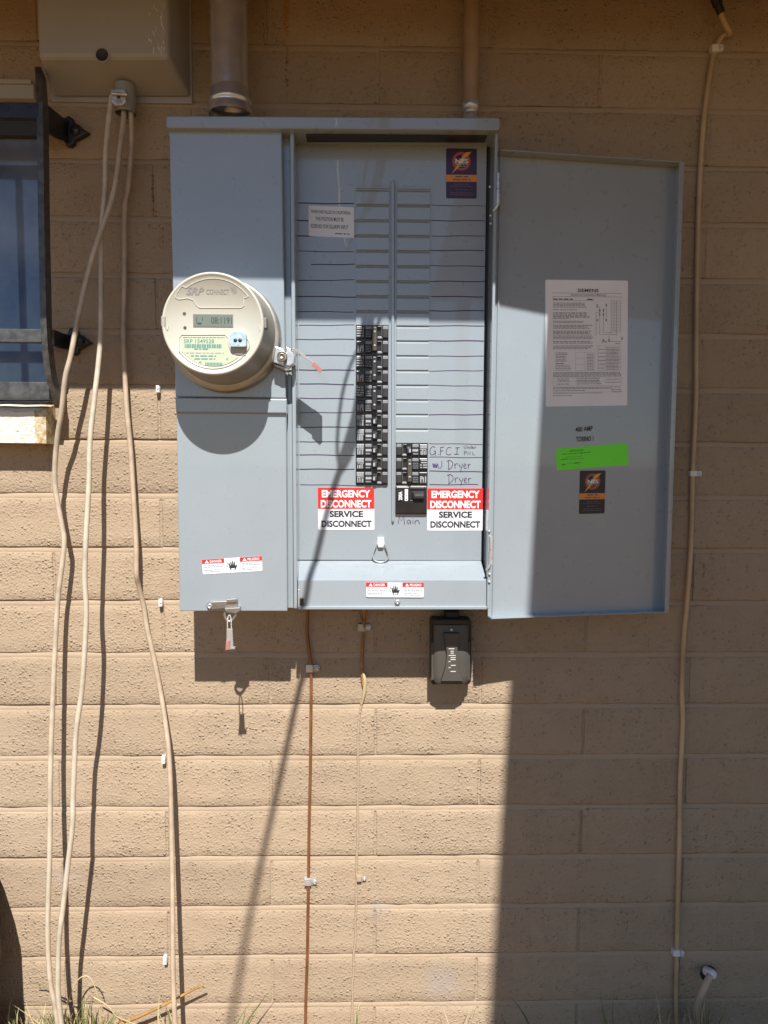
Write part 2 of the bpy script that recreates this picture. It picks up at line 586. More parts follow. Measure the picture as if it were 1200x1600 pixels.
# mortar: weathered bed joints that slope out to the block below, shallow head joints
mo = MB()
for c in range(-4, 20):
    zj = ZJ0 - c * PITCH
    segs = [(WX0, -1.55), (OPX, WX1)] if OPT <= c < OPB else [(WX0, WX1)]
    fill = [.0036, .0026, .0042, .0018, .0034][c % 5]
    for (xa, xb) in segs:
        n = int((xb - xa) / .035)
        vs = []
        for i in range(n + 1):
            x = xa + (xb - xa) * i / n
            j1 = noise.noise(Vector((x * 16, c * 3.3, 0))) * .0012
            j2 = noise.noise(Vector((x * 4, c * 2.1, 4))) * .0011 + noise.noise(Vector((x * 31, c * 5.1, 9))) * .0005
            d0 = max(.0003, fill * .62 + j2 * 2.2)
            vs += [(x, d0 + .006, zj + .0090), (x, d0, zj + .0046 + j1 * .4), (x, .0006 + j2 * .4, zj - .0046 + j1 * .5), (x, .0030, zj - .0100)]
        fs = []
        for i in range(n):
            for k in range(3):
                fs.append((4 * i + k, 4 * i + k + 1, 4 * i + k + 5, 4 * i + k + 4))
        mo.faces(vs, fs, M_mortar, True)
    # head joints of the course above this joint
    off = XJ if c % 2 else XJ + BW / 2
    k0 = int(math.floor((WX0 - off) / BW))
    for k in range(k0, k0 + 13):
        x = off + k * BW
        if OPT <= c <= OPB and -1.6 < x < OPX + .02:
            continue
        z0, z1 = zj + .006, zj + PITCH - .008
        dj = rb.choice((-.0002, .0, .0002, .0005)) if x < .3 or zj > 1.0 else rb.choice((.0006, .0010, .0015))
        mo.faces([(x - .006, dj + .0016, z0), (x - .001, dj, z0), (x + .001, dj, z0), (x + .006, dj + .0016, z0), (x - .006, dj + .0016, z1), (x - .001, dj, z1), (x + .001, dj, z1), (x + .006, dj + .0016, z1)], [(0, 1, 5, 4), (1, 2, 6, 5), (2, 3, 7, 6)], M_wall)
mo.box(WX0, -1.552, .012, .19, -.02, 2.36, M_mortar)
mo.box(OPX + .002, WX1, .012, .19, -.02, 2.36, M_mortar)
mo.box(-1.552, OPX + .002, .012, .19, ZJ0 - PITCH + .002, 2.36, M_mortar)
mo.box(-1.552, OPX + .002, .012, .19, -.02, ZJ0 - OPB * PITCH - .002, M_mortar)
mo.build('mortar', wall)

# ------------------------------------------------------------------ eave, patio cover (above the picture; they cast the shade)
ZE = 1.290
OV = .55
ze = ZE + 1.21 * OV
ev = thing('roof_eave', 'brown painted roof eave above the block wall', 'eave', (0, 0, ze))
e = MB()
e.box(-4, 4, -OV, -OV + .02, ze, ze + .16, M_soffit)
e.build('fascia_board', ev)
e = MB()
e.hull([Vector((-4, -OV + .02, ze + .035)), Vector((4, -OV + .02, ze + .035)), Vector((4, .19, ze + .28)), Vector((-4, .19, ze + .28))],
       [Vector((-4, -OV + .02, ze + .055)), Vector((4, -OV + .02, ze + .055)), Vector((4, .19, ze + .30)), Vector((-4, .19, ze + .30))], M_soffit)
e.build('roof_deck', ev)
for k in range(9):
    x = -2.6 + k * .61 + .11
    e = MB()
    a = [Vector((x, -OV + .02, ze + .032)), Vector((x, 0.19, ze + .275)), Vector((x, .19, ze + .20)), Vector((x, -OV + .02, ze + .004))]
    e.hull(a, [p + Vector((.04, 0, 0)) for p in a], M_soffit)
    e.build('rafter', ev)

pc = thing('patio_cover', 'brown patio cover standing out from the house, right of the panel', 'patio cover', (2.5, -2.5, 0))
e = MB()
ZP = 2.34
def px_(s):                                # left edge of the cover at distance s from the wall
    zw = ZP - 1.21 * s
    A, B = (.2751, .7534), (.2438, .0321)
    xs = B[0] + (A[0] - B[0]) * (zw - B[1]) / (A[1] - B[1])
    return xs + .078 * s
pts = [Vector((px_(.58), -.58, ZP)), Vector((4.2, -.58, ZP)), Vector((4.2, -4.2, ZP)), Vector((px_(4.2), -4.2, ZP))]
e.hull(pts, [p + Vector((0, 0, .09)) for p in pts], M_soffit)
e.build('cover_deck', pc)
for x in (.62, 4.05):
    e = MB()
    e.box(x, x + .09, -4.1, -4.0, 0, ZP, M_soffit, .004)
    e.build('post', pc)

# ------------------------------------------------------------------ window with grille
win = thing('window', 'dark blue window behind black iron bars', 'window', (-1.07, .05, 1.55))
e = MB()
xl, xr, zt, zb = -1.545, OPX - .004, ZJ0 - 1.0 * PITCH + .034, ZJ0 - OPB * PITCH + .07
zt0 = ZJ0 - PITCH
# head flange seen as a pale band
hz0, hz1 = P(20, 156, .006).z, P(20, 127, .012).z
xh = P(53, 140, .012).x
e.box(xl - .03, xh, -.012, .03, hz0, hz1, M_frame, .002)
e.box(xl - .03, xh - .002, -.018, .0, hz1 - .006, hz1 + .0015, M_frame, .0015)
e.build('head_frame', win)
e = MB()
e.box(xl, xr, .03, .07, zt0 - .045, zt0, M_framedark)
e.box(xl, xr, .03, .07, zb, zb + .03, M_framedark)
e.box(xr - .008, xr, .028, .07, zb + .031, zt0 - .046, M_framedark)
e.box(xl, xl + .035, .028, .07, zb + .031, zt0 - .046, M_framedark)
e.build('frame', win)
e = MB()
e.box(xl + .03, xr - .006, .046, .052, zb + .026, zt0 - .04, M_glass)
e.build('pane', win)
e = MB()
sx = P(72, 660, .041).x
zsb, zst = P(30, 692, .041).z, P(30, 640, .041).z
a = [Vector((0, -.041, zsb)), Vector((0, -.041, zst - .004)), Vector((0, -.036, zst + .003)), Vector((0, .03, zst + .022)), Vector((0, .03, zsb))]
xp = P(54, 660, .041).x
def jig(x, s):
    return [Vector((x, p.y + noise.noise(Vector((x * 30, p.z * 40, s))) * .003, p.z + noise.noise(Vector((x * 25, p.z * 10, s + 5))) * .002)) for p in a]
xs = [xl + (xp - xl) * i / 30 for i in range(31)]
for i in range(30):
    e.hull(jig(xs[i], 1), jig(xs[i + 1], 1), M_sill)
e.build('sill', win)
e = MB()
xs = [xp, (xp * 2 + sx) / 3, (xp + 2 * sx) / 3, sx]
for i in range(3):
    e.hull(jig(xs[i], 1), jig(xs[i + 1], 1), M_sillpeel)
e.build('peeled_sill_end', win, label='sill end with peeled brown patches')

gr = thing('security_grille', 'black wrought iron window grille on arrow shaped feet', 'window grille', (-1.0, -.09, 1.5))
e = MB()
st = [(59, 104, .060), (60.5, 130, .078), (62, 160, .090), (64, 330, .092), (67.5, 500, .091), (70, 545, .086), (75, 585, .074), (81, 612, .062), (85, 626, .055)]
hw = .0052
cl = [P(*p) for p in st]
cl2 = []
for i in range(len(cl) - 1):
    for k in range(3):
        cl2.append(cl[i].lerp(cl[i + 1], k / 3))
cl2.append(cl[-1])
vs = []
for i, p in enumerate(cl2):
    t_ = (cl2[min(i + 1, len(cl2) - 1)] - cl2[max(i - 1, 0)]).normalized()
    nrm = Vector((1, 0, 0)).cross(t_).normalized()
    if nrm.y > 0:
        nrm = -nrm
    for (a_, b_) in ((-hw, 0), (hw, 0), (hw, -.022), (-hw, -.022)):
        vs.append(p + Vector((a_, 0, 0)) + nrm * b_)
n = len(cl2)
fs = [(4 * i + k, 4 * i + (k + 1) % 4, 4 * i + 4 + (k + 1) % 4, 4 * i + 4 + k) for i in range(n - 1) for k in range(4)] + [(0, 1, 2, 3), (4 * n - 4, 4 * n - 1, 4 * n - 2, 4 * n - 3)]
e.faces(vs, fs, M_irondustlit)
e.build('vertical_strap', gr)
for k in range(1, 6):                      # further uprights left of the picture
    e = MB()
    x = P(64, 330, .092).x - .16 * k
    e.box(x - hw, x + hw, -.083, -.071, P(0, 604, .08).z, P(0, 172, .08).z, M_iron, .001)
    e.build('upright', gr)
def hbar(y0, y1, dep, x1, m, nm):
    e = MB()
    a, b = P(x1, y0, dep), P(x1, y1, dep)
    e.box(-1.5, a.x, -dep, -dep + .014, b.z, a.z, m, .0012)
    return e.build(nm, gr)
hbar(160, 184, .0905, 60, M_iron, 'crossbar')
hbar(514, 535, .0895, 64, M_irondustlit, 'crossbar')
hbar(597, 624, .066, 76, M_irondustlit, 'crossbar')
def foot(cx, cy, arm, s=1.0):
    e = MB()
    out = [(-10, -9), (-6, -20), (1, -23), (7, -19), (9, -12), (17, -9), (24, -2), (32, 3), (24, 8), (15, 13), (10, 15), (9, 21), (3, 25), (-4, 23), (-8, 15), (-12, 9)]
    e.pp([(cx + x * s, cy + y * s) for x, y in out], .012, .001, M_iron, .003)
    e.lathe(P(cx + 12, cy + 1, .012), [(.009, 0), (.0085, .004), (.005, .006), (0, .0065)], M_iron, 12)
    f_ = e.build('wall_foot', gr)
    e = MB()
    (x0, ya, yb), (x1, yc, yd) = arm
    A = [P(x0, ya, .072), P(x0, yb, .072), P(x1, yd, .010), P(x1, yc, .010)]
    mid_ = [P((x0 + x1) / 2, (ya + yc) / 2 + 1, .04), P((x0 + x1) / 2, (yb + yd) / 2 + 3, .04)]
    e.hull([A[0], A[1], mid_[1], mid_[0]], [p + Vector((.006, .006, 0)) for p in (A[0], A[1], mid_[1], mid_[0])], M_iron)
    e.hull([mid_[0], mid_[1], A[2], A[3]], [p + Vector((.006, .006, 0)) for p in (mid_[0], mid_[1], A[2], A[3])], M_iron)
    e.build('bracket_arm', gr)
foot(106, 203, ((70, 164, 206), (104, 190, 221)))
foot(113, 532, ((77, 514, 538), (106, 524, 545)), .92)

# ------------------------------------------------------------------ telephone box, nipple, clamp
tb = thing('telephone_box', 'weathered grey plastic utility box above the hanging cables', 'utility box', P(180, 150, 0))
e = MB()
dT = .086
bl, br = P(60, 89, dT), P(263, 89, dT)
bkl, bkr = P(84, 153, .004), P(298, 153, .004)
top = 2.16
front = [Vector((bl.x, -dT, bl.z)), Vector((br.x, -dT, br.z)), Vector((br.x, -dT, top)), Vector((bl.x, -dT, top))]
back = [Vector((bkl.x, -.004, bkl.z)), Vector((bkr.x, -.004, bkr.z)), Vector((bkr.x, -.004, top + .02)), Vector((bkl.x, -.004, top + .02))]
e.hull(front, back, M_box, .006)
e.build('cover', tb)
e = MB()
e.box(bkl.x - .006, bkr.x + .003, -.0038, .004, bkl.z - .006, top + .03, M_box, .002)
e.build('back_plate', tb)
e = MB()
hc = P(160, 87, dT)
e.lathe(hc + Vector((0, -.0004, .001)), [(.0125, .0006), (.0105, .0012), (.0103, -.001)], M_box, 28)
e.lathe(hc + Vector((0, -.0004, .001)), [(.0104, .0008), (.0100, .0002), (0, .0002)], M_dark, 28)
e.build('key_hole', tb)
e = MB()                                   # scuffs along the right edge of the cover
rs = random.Random(9)
for i in range(26):
    t_ = rs.random()
    zz = bl.z + .004 + t_ * .13
    xx = br.x - .006 - rs.random() ** 2 * .03
    ln = rs.uniform(.003, .014)
    dx = rs.uniform(-.006, .006)
    fr_ = Fr((xx, -dT - .0003, zz), (1, 0, 0), (0, 0, 1), (0, -1, 0))
    e.stroke(fr_, [(0, 0), (dx * .4, ln * .5), (dx, ln)], rs.uniform(.0006, .0016), M_boxscuff)
e.build('scuff_mark', tb)
e = MB()
c0 = P(196, 152, .03)
e.tube([c0 + Vector((0, 0, .02)), c0 + Vector((0, 0, -.028))], .0175, M_pvc, 24, sub=1, cap=False)
e.tube([c0 + Vector((0, 0, -.028)), c0 + Vector((0, 0, .018))], .0150, M_pvc, 24, sub=1, cap=False)
e.build('cable_sleeve', tb)
cl_ = thing('ground_clamp', 'small grey screw clamp on the sleeve under the utility box', 'clamp', P(184, 155, .05))
e = MB()
e.pp([(173, 139), (196, 138), (197, 158), (192, 164), (179, 164), (173, 157)], .056, .046, M_zinc, .002)
e.pp([(183, 146), (187, 146), (187, 153), (183, 153)], .058, .0565, M_dark)
e.build('clamp_plate', cl_)
e = MB()
e.tube([P(174, 146, .0605), P(199, 148, .0605)], .0024, M_zinc, 10, sub=1)
e.build('screw', cl_)

# ------------------------------------------------------------------ conduits on top of the panel
mast = thing('service_mast', 'wide galvanised steel conduit rising from the panel top', 'conduit', P(360, 178, .07))
e = MB()
m0, m1 = P(358, 150, .07), P(358, 0, .07)
xm = P(358, 90, .07).x
e.tube([Vector((xm, -.07, m0.z)), Vector((xm, -.07, 2.3))], .0315, M_galv, 40, sub=1)
e.build('pipe', mast)
e = MB()
zc = P(360, 178, .07).z
e.lathe(Vector((xm + .002, -.07, zc - .004)), [(.0375, 0), (.0375, .010), (.0355, .012), (.0355, .017), (.0372, .019), (.0372, .024), (.0350, .026), (.0345, .040), (.0318, .043)], M_galv, 40, axis=Vector((0, 0, 1)), up=Vector((0, 1, 0)))
e.build('hub', mast)
sc = thing('painted_conduit', 'thin tan painted conduit rising behind the panel top', 'conduit', P(735, 180, .035))
e = MB()
xs_ = P(736, 90, .03).x
zc = P(736, 182, .03).z
e.tube([Vector((xs_, -.03, zc + .018)), Vector((xs_, -.03, 2.3))], .0142, M_brownpipe, 24, sub=1)
e.build('pipe', sc)
e = MB()
e.lathe(Vector((xs_, -.03, zc - .012)), [(.0135, 0), (.0135, .012), (.0118, .014), (.0118, .02), (.0150, .022), (.0150, .034), (.0140, .036)], M_zinc, 24, axis=Vector((0, 0, 1)), up=Vector((0, 1, 0)))
e.build('connector', sc)

# ------------------------------------------------------------------ the panel
pan = thing('electrical_panel', 'grey combination meter and breaker panel with its right door open', 'electrical panel', P(521, 955, .0))
DF = .092                                  # plane of the dead front
e = MB()
e.pp([(268, 197), (442, 197), (449, 952), (284, 952)], .127, .003, M_grey, .001)
e.pp([(442.2, 199), (453.5, 199), (458.5, 950), (448.8, 950)], .119, .003, M_grey, .001)
e.build('meter_section', pan)
e = MB()
e.pp([(453, 199), (459.5, 199), (464.5, 951), (459, 951)], .137, .08, M_grey, .0015)
e.build('centre_post', pan)
e = MB()
e.pp([(453, 200), (775, 200), (762, 948), (459, 948)], .030, .003, M_grey_in)   # back plate
e.pp([(453, 199), (776, 199), (776, 204), (453.5, 204)], .120, .004, M_grey_in)  # top
e.build('breaker_section', pan)
e = MB()
a = [P(774, 199, .137), P(778.5, 199, .137), P(765.5, 951, .137), P(761, 951, .137)]
e.hull(a, [Vector((p.x, -.004, p.z)) for p in a], M_grey, .0008, True)
e.build('side_wall', pan)
# dark strip painting the shade of the slit between right wall and dead front
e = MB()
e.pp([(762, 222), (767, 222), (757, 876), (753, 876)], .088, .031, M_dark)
e.build('dark_slit_strip', pan)
e = MB()
e.pp([(478, 207), (761, 207.5), (761, 213), (478, 212.5)], .1335, .110, M_rubber, .001)
e.build('gasket', pan)
e = MB()
e.pp([(259, 183), (262, 180.5), (779, 183.5), (781.5, 186), (781, 201), (778, 203), (262, 199.5), (259, 197)], .152, .002, M_grey, .002)
e.build('top_cap', pan)

def sheet(pts, d0, d1, nm, bev=.0016):
    e = MB()
    e.pp(pts, d0, d1, M_grey, bev)
    return e
e = sheet([(264, 202), (440, 202), (446.6, 622), (274, 620)], .140, .128, 'meter_cover')
e.pp([(273.5, 621), (448, 623), (448, 646), (274.5, 645)], .1445, .128, M_grey, .0022)
mc = e.build('meter_cover', pan)
e = sheet([(275.5, 641), (447, 642), (449, 955), (280.5, 955)], .1385, .128, 'lower_cover')
lc = e.build('lower_cover', pan)

# dead front
e = MB()
e.pp([(463.5, 217), (761, 217), (752, 876), (467, 875)], DF, .085, M_grey, .0008)
def slope(ya, da, yb, db, xa0, xa1, xb0, xb1, th=.004):
    a = [P(xa0, ya, da), P(xa1, ya, da), P(xb1, yb, db), P(xb0, yb, db)]
    e.hull(a, [p + Vector((0, th, -.001)) for p in a], M_grey, .0004)
df = e.build('dead_front', pan)
e = MB()
a = [P(467.5, 876, DF + .0005), P(751.5, 876, DF + .0005), P(760, 906.5, .128), P(465.5, 906.5, .128), P(466, 947, .129), P(761, 947, .129)]
t = bmesh.new()
prof = [[a[0], a[3], a[4]], [a[1], a[2], a[5]]]
th = Vector((0, .003, 0))
L_ = [p for p in prof[0]]; R_ = [p for p in prof[1]]
bk = L_[2] + Vector((0, .04, 0)); bkr_ = R_[2] + Vector((0, .04, 0))
L_ += [bk]; R_ += [bkr_]
L2 = [L_[0] + Vector((0, .003, -.0012)), L_[1] + Vector((.001, .003, -.001)), L_[2] + Vector((.001, .003, .002)), L_[3] + Vector((0, 0, .002))]
R2 = [R_[0] + Vector((0, .003, -.0012)), R_[1] + Vector((-.001, .003, -.001)), R_[2] + Vector((-.001, .003, .002)), R_[3] + Vector((0, 0, .002))]
vv = [t.verts.new(p) for p in L_ + L2[::-1]]
ww = [t.verts.new(p) for p in R_ + R2[::-1]]
t.faces.new(vv); t.faces.new(ww[::-1])
for i in range(8):
    t.faces.new([vv[i], vv[(i + 1) % 8], ww[(i + 1) % 8], ww[i]])
bmesh.ops.recalc_face_normals(t, faces=t.faces)
bmesh.ops.bevel(t, geom=list(t.edges), offset=.0007, segments=2, profile=.5, affect='EDGES', clamp_overlap=True)
e.add(t, M_grey)
e.pp([(466, 947.5), (762.5, 947.5), (762.5, 952.5), (466, 952.5)], .134, .02, M_grey, .001)
lip = e.build('gutter_cover', pan)
e = MB()
e.pp([(611, 283), (614, 281), (617, 283), (616, 814), (614, 817), (612, 814)], DF + .0055, DF, M_grey, .0018)
e.build('centre_ridge', df)

def zrow(k):
    tab = [(0, 1.6230), (9, 1.3934), (17, 1.1908), (20, 1.1175), (22, 1.0667)]
    for (a, za), (b, zb_) in zip(tab, tab[1:]):
        if k <= b:
            return za + (zb_ - za) * (k - a) / (b - a)
XLC = (P(555.5, 630, DF).x, P(607, 630, DF).x)
XRC = (P(618.5, 630, DF).x, P(669.5, 630, DF).x)
# embossed blanks, one per free slot
def filler(w_, h_):
    e = MB()
    fr_ = Fr((0, 0, 0), (1, 0, 0), (0, 0, 1), (0, -1, 0))
    d = .0030
    t = bmesh.new()
    pr = [(0, h_ * .5), (d, h_ * .5 - .0042), (d, -h_ * .5 + .0008), (d * .6, -h_ * .5), (0, -h_ * .5)]
    A = [t.verts.new((-w_ / 2, -c, b)) for c, b in pr]
    B = [t.verts.new((w_ / 2, -c, b)) for c, b in pr]
    for i in range(len(pr) - 1):
        t.faces.new([A[i], B[i], B[i + 1], A[i + 1]])
    t.faces.new(A); t.faces.new(B[::-1])
    e.add(t, M_grey)
    return e
fe = filler(XLC[1] - XLC[0] - .0012, .0246)
fp = fe.build('filler_plate', None, (0, 0, 0))
org = Vector(pan['org'])
first = True
for (X, rows) in ((XLC, range(0, 9)), (XRC, range(0, 17))):
    for k in rows:
        o = fp if first else fp.copy()
        if not first:
            C.objects.link(o)
        first = False
        o.parent = df
        o.location = Vector(((X[0] + X[1]) / 2, -DF, (zrow(k) + zrow(k + 1)) / 2)) - org
e = MB()
for X in (XLC, XRC):
    e.box(X[0], X[1], -DF - .0022, -DF, zrow(0) + .0014, zrow(0) + .0052, M_grey, .0008)
e.build('slot_rim', df)

# pen lines and handwriting on the dead front
PF = Fr((0, -DF, 0), (1, 0, 0), (0, 0, 1), (0, -1, 0))
def pen(e, pts, wd, m, c=.0004, dep=DF):
    q = [P(x, y, dep) for x, y in pts]
    f_ = Fr((0, -dep, 0), (1, 0, 0), (0, 0, 1), (0, -1, 0))
    e.stroke(f_, [(p.x, p.z) for p in q], wd, m, c)
rp_ = random.Random(5)
for y, x0, x1 in ((318, 466, 553), (345, 464, 557), (369, 465, 558), (393, 466, 553), (414, 486, 554), (439, 466, 554), (463.5, 466, 563), (487, 466, 553), (509, 467, 554),
                  (531, 466, 554), (555, 467, 553), (578.5, 467, 554), (600, 468, 553), (622.5, 468, 554), (645.5, 468, 553), (668, 468, 554), (690.5, 468, 554), (711, 468, 554), (733.5, 468, 554), (757.5, 469, 555)):
    e = MB()
    n = 9
    ph = rp_.random() * 6
    sl_ = rp_.uniform(-1, 1.6)
    pen(e, [(x0 + (x1 - x0) * i / n, y - .5 + sl_ * i / n + .35 * math.sin(ph + i * .9)) for i in range(n + 1)], rp_.uniform(.0011, .0019), M_pen)
    e.build('pen_line', df)
for y, x0, x1 in ((321.5, 674, 759), (345.5, 673, 758), (369.5, 674, 758), (392, 672, 756), (415.5, 671, 758), (440, 671, 758), (463.5, 673, 755), (486.5, 671, 756), (509.5, 670, 756),
                  (533, 670, 756), (557, 671, 756), (580, 671, 755), (602.5, 670, 755), (625, 670, 755), (648.5, 670, 755), (671, 670, 754), (693.5, 670, 754), (714.5, 671, 754), (736.5, 671, 754), (757.8, 671, 747)):
    e = MB()
    n = 9
    ph = rp_.random() * 6
    sl_ = rp_.uniform(-.6, 1.4)
    pen(e, [(x0 + (x1 - x0) * i / n, y - .5 + sl_ * i / n + .35 * math.sin(ph + i * .9)) for i in range(n + 1)], rp_.uniform(.0009, .0017), M_pen)
    e.build('pen_line', df)

def arc(cx, cy, rx, ry, a0, a1, n=10):
    return [(cx + rx * math.cos(math.radians(a0 + (a1 - a0) * i / n)), cy - ry * math.sin(math.radians(a0 + (a1 - a0) * i / n))) for i in range(n + 1)]
e = MB()
H = .0011
def hw_(pts, wd=H, m=None):
    pen(e, pts, wd, m or M_pen)
def dryer(ox, oy):
    # coordinates in a 38 x 20 pixel word box
    def T(l):
        return [(ox + x, oy + y) for x, y in l]
    hw_(T([(2, 1), (2, 14)])); hw_(T([(-1, 2), (4, 0), (8, 3), (8.5, 8), (5, 13), (1, 15)]))
    hw_(T([(11.5, 5), (12, 13)])); hw_(T([(12, 8), (14, 5.5), (16.5, 5.5)]))
    hw_(T([(18, 6), (19.5, 10), (21.5, 11)])); hw_(T([(24, 5.5), (22, 12), (20.5, 17.5)]))
    hw_(T([(25.5, 10), (29, 8.5), (29.3, 6), (27, 5.6), (25.5, 9), (26.5, 13), (30, 12.5)]))
    hw_(T([(32.5, 6), (32.8, 13)])); hw_(T([(32.8, 9), (34.5, 6.2), (36.5, 6.3)]))
dryer(699, 719)
e.build('handwriting', df)
e = MB()
dryer(699.5, 741)
e.build('handwriting', df)
e = MB()
# G.F.C.I
hw_([(680, 699), (676, 697.5), (672.5, 701), (671.5, 706), (673, 710.5), (677, 710.5), (680.5, 707), (680.5, 704.8), (677.5, 704.8)])
hw_([(680.5, 705), (680, 712)])
hw_([(685, 710), (686, 710.3)], .0016)
hw_([(688.5, 699.5), (688, 711.5)]); hw_([(688, 699.3), (694, 698.3)]); hw_([(688, 705), (692.5, 704)])
hw_([(705, 699.5), (700, 699), (697, 704), (697.5, 709.5), (701, 711), (705, 709)])
hw_([(714.5, 700), (713.8, 709.5)]); hw_([(711.5, 700), (718, 699.2)]); hw_([(709.5, 709.5), (716.5, 709.8)])
e.build('handwriting', df)
e = MB()
# under / PNL
hw_([(725, 696), (725, 700), (727.5, 700.5), (728.8, 696)], .0009)
hw_([(730, 701), (730.2, 698), (732, 698), (732.2, 701)], .0009)
hw_([(736.5, 696), (736.3, 701), (733.8, 700.5), (734, 698.3), (736.3, 698.5)], .0009)
hw_([(738, 699.5), (740, 698.6), (739.2, 697.5), (737.8, 699), (738.5, 701), (740.5, 700.5)], .0009)
hw_([(742, 698), (742, 701), (742.2, 699), (744, 698)], .0009)
hw_([(725.5, 711), (725.2, 705), (728.5, 705), (729, 707.4), (725.5, 708)], .0009)
hw_([(731, 711), (731, 705.5), (734.5, 711), (735, 705.5)], .0009)
hw_([(738.5, 706), (738.3, 710.5), (742, 710.5)], .0009)
e.build('handwriting', df)
e = MB()
# scribbled-over W
for k in range(4):
    hw_([(676 + k * .9, 724 + k * .4), (677 + k * .8, 730), (680 + k * .5, 727 - k * .6), (681.5 + k * .3, 730.5), (684 - k * .3, 724 + k)], .0011, M_penblue)
hw_([(676, 725), (682, 724.5), (677, 730.5), (683, 730)], .0011, M_penblue)
hw_([(684.5, 726), (684.5, 731), (688, 731.5), (690.5, 728), (690.3, 720)], .0013, M_penblue)
e.build('handwriting', df)
e = MB()
# Main
hw_([(622, 818.5), (624, 807.5), (627, 814), (630.5, 806.5), (632.3, 819.5)])
hw_([(640.5, 813), (637.5, 812.5), (635.8, 816), (637.5, 818.8), (640.5, 816), (640.8, 813), (641.6, 819)])
hw_([(645, 813), (645.3, 818.5)]); hw_([(645, 809.6), (645.4, 810.3)], .0014)
hw_([(648.5, 819), (648.8, 813.5)]); hw_([(648.7, 815), (651.5, 812.8), (654, 814), (655.5, 819)])
e.build('handwriting', df)

# ---- stickers on the dead front and covers
def sticker(fr, W, H_, mt, parent, nm, label=None):
    e = MB()
    # thin slab with a rounded outline in 0..1
    r = .0022
    ru, rv = r / fr.u.length, r / fr.v.length
    pts = []
    for (cx, cy, a0) in ((1 - ru, 1 - rv, 0), (ru, 1 - rv, 90), (ru, rv, 180), (1 - ru, rv, 270)):
        for k in range(4):
            an = math.radians(a0 + k * 30)
            pts.append((cx + ru * math.cos(an), cy + rv * math.sin(an)))
    e.hull([fr.pt(a, b, .0005) for a, b in pts], [fr.pt(a, b, 0) for a, b in pts], mt)
    return e
SC = .0007
def emergency(tl, tr, bl_, dep, label):
    f_ = pfr(tl, tr, bl_, dep)
    e = sticker(f_, 0, 0, M_stwhite, df, 'emergency_sticker')
    e.rect(f_, 0, 1, .50, 1, M_red, SC - .0001)
    B = .036
    e.text(f_, 'EMERGENCY', .07, .93, .77, .945, M_white, SC, B)
    e.text(f_, 'DISCONNECT', .05, .95, .53, .71, M_white, SC, B)
    e.text(f_, 'SERVICE', .205, .80, .30, .455, M_ink, SC, .042)
    e.text(f_, 'DISCONNECT', .055, .95, .065, .225, M_ink, SC, .042)
    e.small_print(f_, .73, .93, .018, .035, M_inkmid, SC, seed=4)
    e.build('emergency_sticker', df, label=label)
emergency((496.5, 762), (584.5, 762), (497.5, 828), DF, 'red and white EMERGENCY DISCONNECT sticker on the left side of the dead front')
emergency((668, 763), (755.5, 763), (667.5, 829), DF, 'red and white EMERGENCY DISCONNECT sticker beside the main breaker')

f_ = pfr((482, 321), (553, 324), (482.5, 369), DF)
e = sticker(f_, 0, 0, M_stwhite, df, 'solar_sticker')
e.text(f_, 'WHEN INSTALLED IN CALIFORNIA,', .05, .93, .735, .86, M_ink, SC, .006)
e.text(f_, 'THIS POSITION MUST BE', .15, .77, .515, .64, M_ink, SC, .006)
e.text(f_, 'RESERVED FOR SOLAR/PV INPUT', .05, .87, .27, .40, M_ink, SC, .006)
e.small_print(f_, .58, .9, .09, .145, M_inkgrey, SC, seed=8, ragged=0)
e.build('solar_sticker', df, label='small white sticker about solar input')

def nes(f_, base, parent, label, glow=1.0):
    e = sticker(f_, 0, 0, base, parent, 'company_sticker')
    asp = f_.v.length / f_.u.length
    cx, cy, ra = .50, .745, .30
    def ringp(r0, r1, m, n=40, cc=SC):
        for i in range(n):
            a0, a1 = 2 * math.pi * i / n, 2 * math.pi * (i + 1) / n
            e.faces([f_.pt(cx + r * math.cos(a), cy + r * math.sin(a) / asp, cc) for r, a in ((r0, a0), (r1, a0), (r1, a1), (r0, a1))], [(0, 1, 2, 3)], m)
    ringp(ra - .055, ra, M_ring)
    ringp(ra - .075, ra - .06, M_orange)
    # bolt
    bo = [(.17, .49), (.36, .66), (.34, .70), (.53, .83), (.50, .845), (.66, .925), (.83, .935), (.74, .87), (.60, .79), (.62, .775), (.44, .66), (.45, .645)]
    e.poly(f_, bo, M_bolt, SC + .0001)
    e.text(f_, 'NES', .30, .72, .70, .795, M_white, SC + .0003, .03)
    e.small_print(f_, .31, .70, .665, .685, M_labelgrey, SC + .0003, seed=2, ragged=0)
    e.small_print(f_, .42, .66, .635, .655, M_labelgrey, SC + .0003, seed=3, ragged=0)
    e.rect(f_, -.012, 1.012, .335, .475, M_orange, SC)
    e.small_print(f_, .30, .72, .415, .455, M_cardtext, SC + .0002, seed=5, ragged=0)
    e.small_print(f_, .22, .80, .355, .395, M_cardtext, SC + .0002, seed=6, ragged=0)
    for i, (a, b, y) in enumerate(((.26, .76, .275), (.14, .86, .232), (.3, .72, .165), (.15, .83, .10), (.12, .88, .06))):
        e.small_print(f_, a, b, y, y + .022, M_cardtext, SC + .0001, seed=10 + i, ragged=0)
    e.build('company_sticker', parent, label=label)
nes(pfr((697, 232), (745, 232.5), (697, 310), DF), M_purple, df, 'purple and orange company sticker at the top of the dead front')

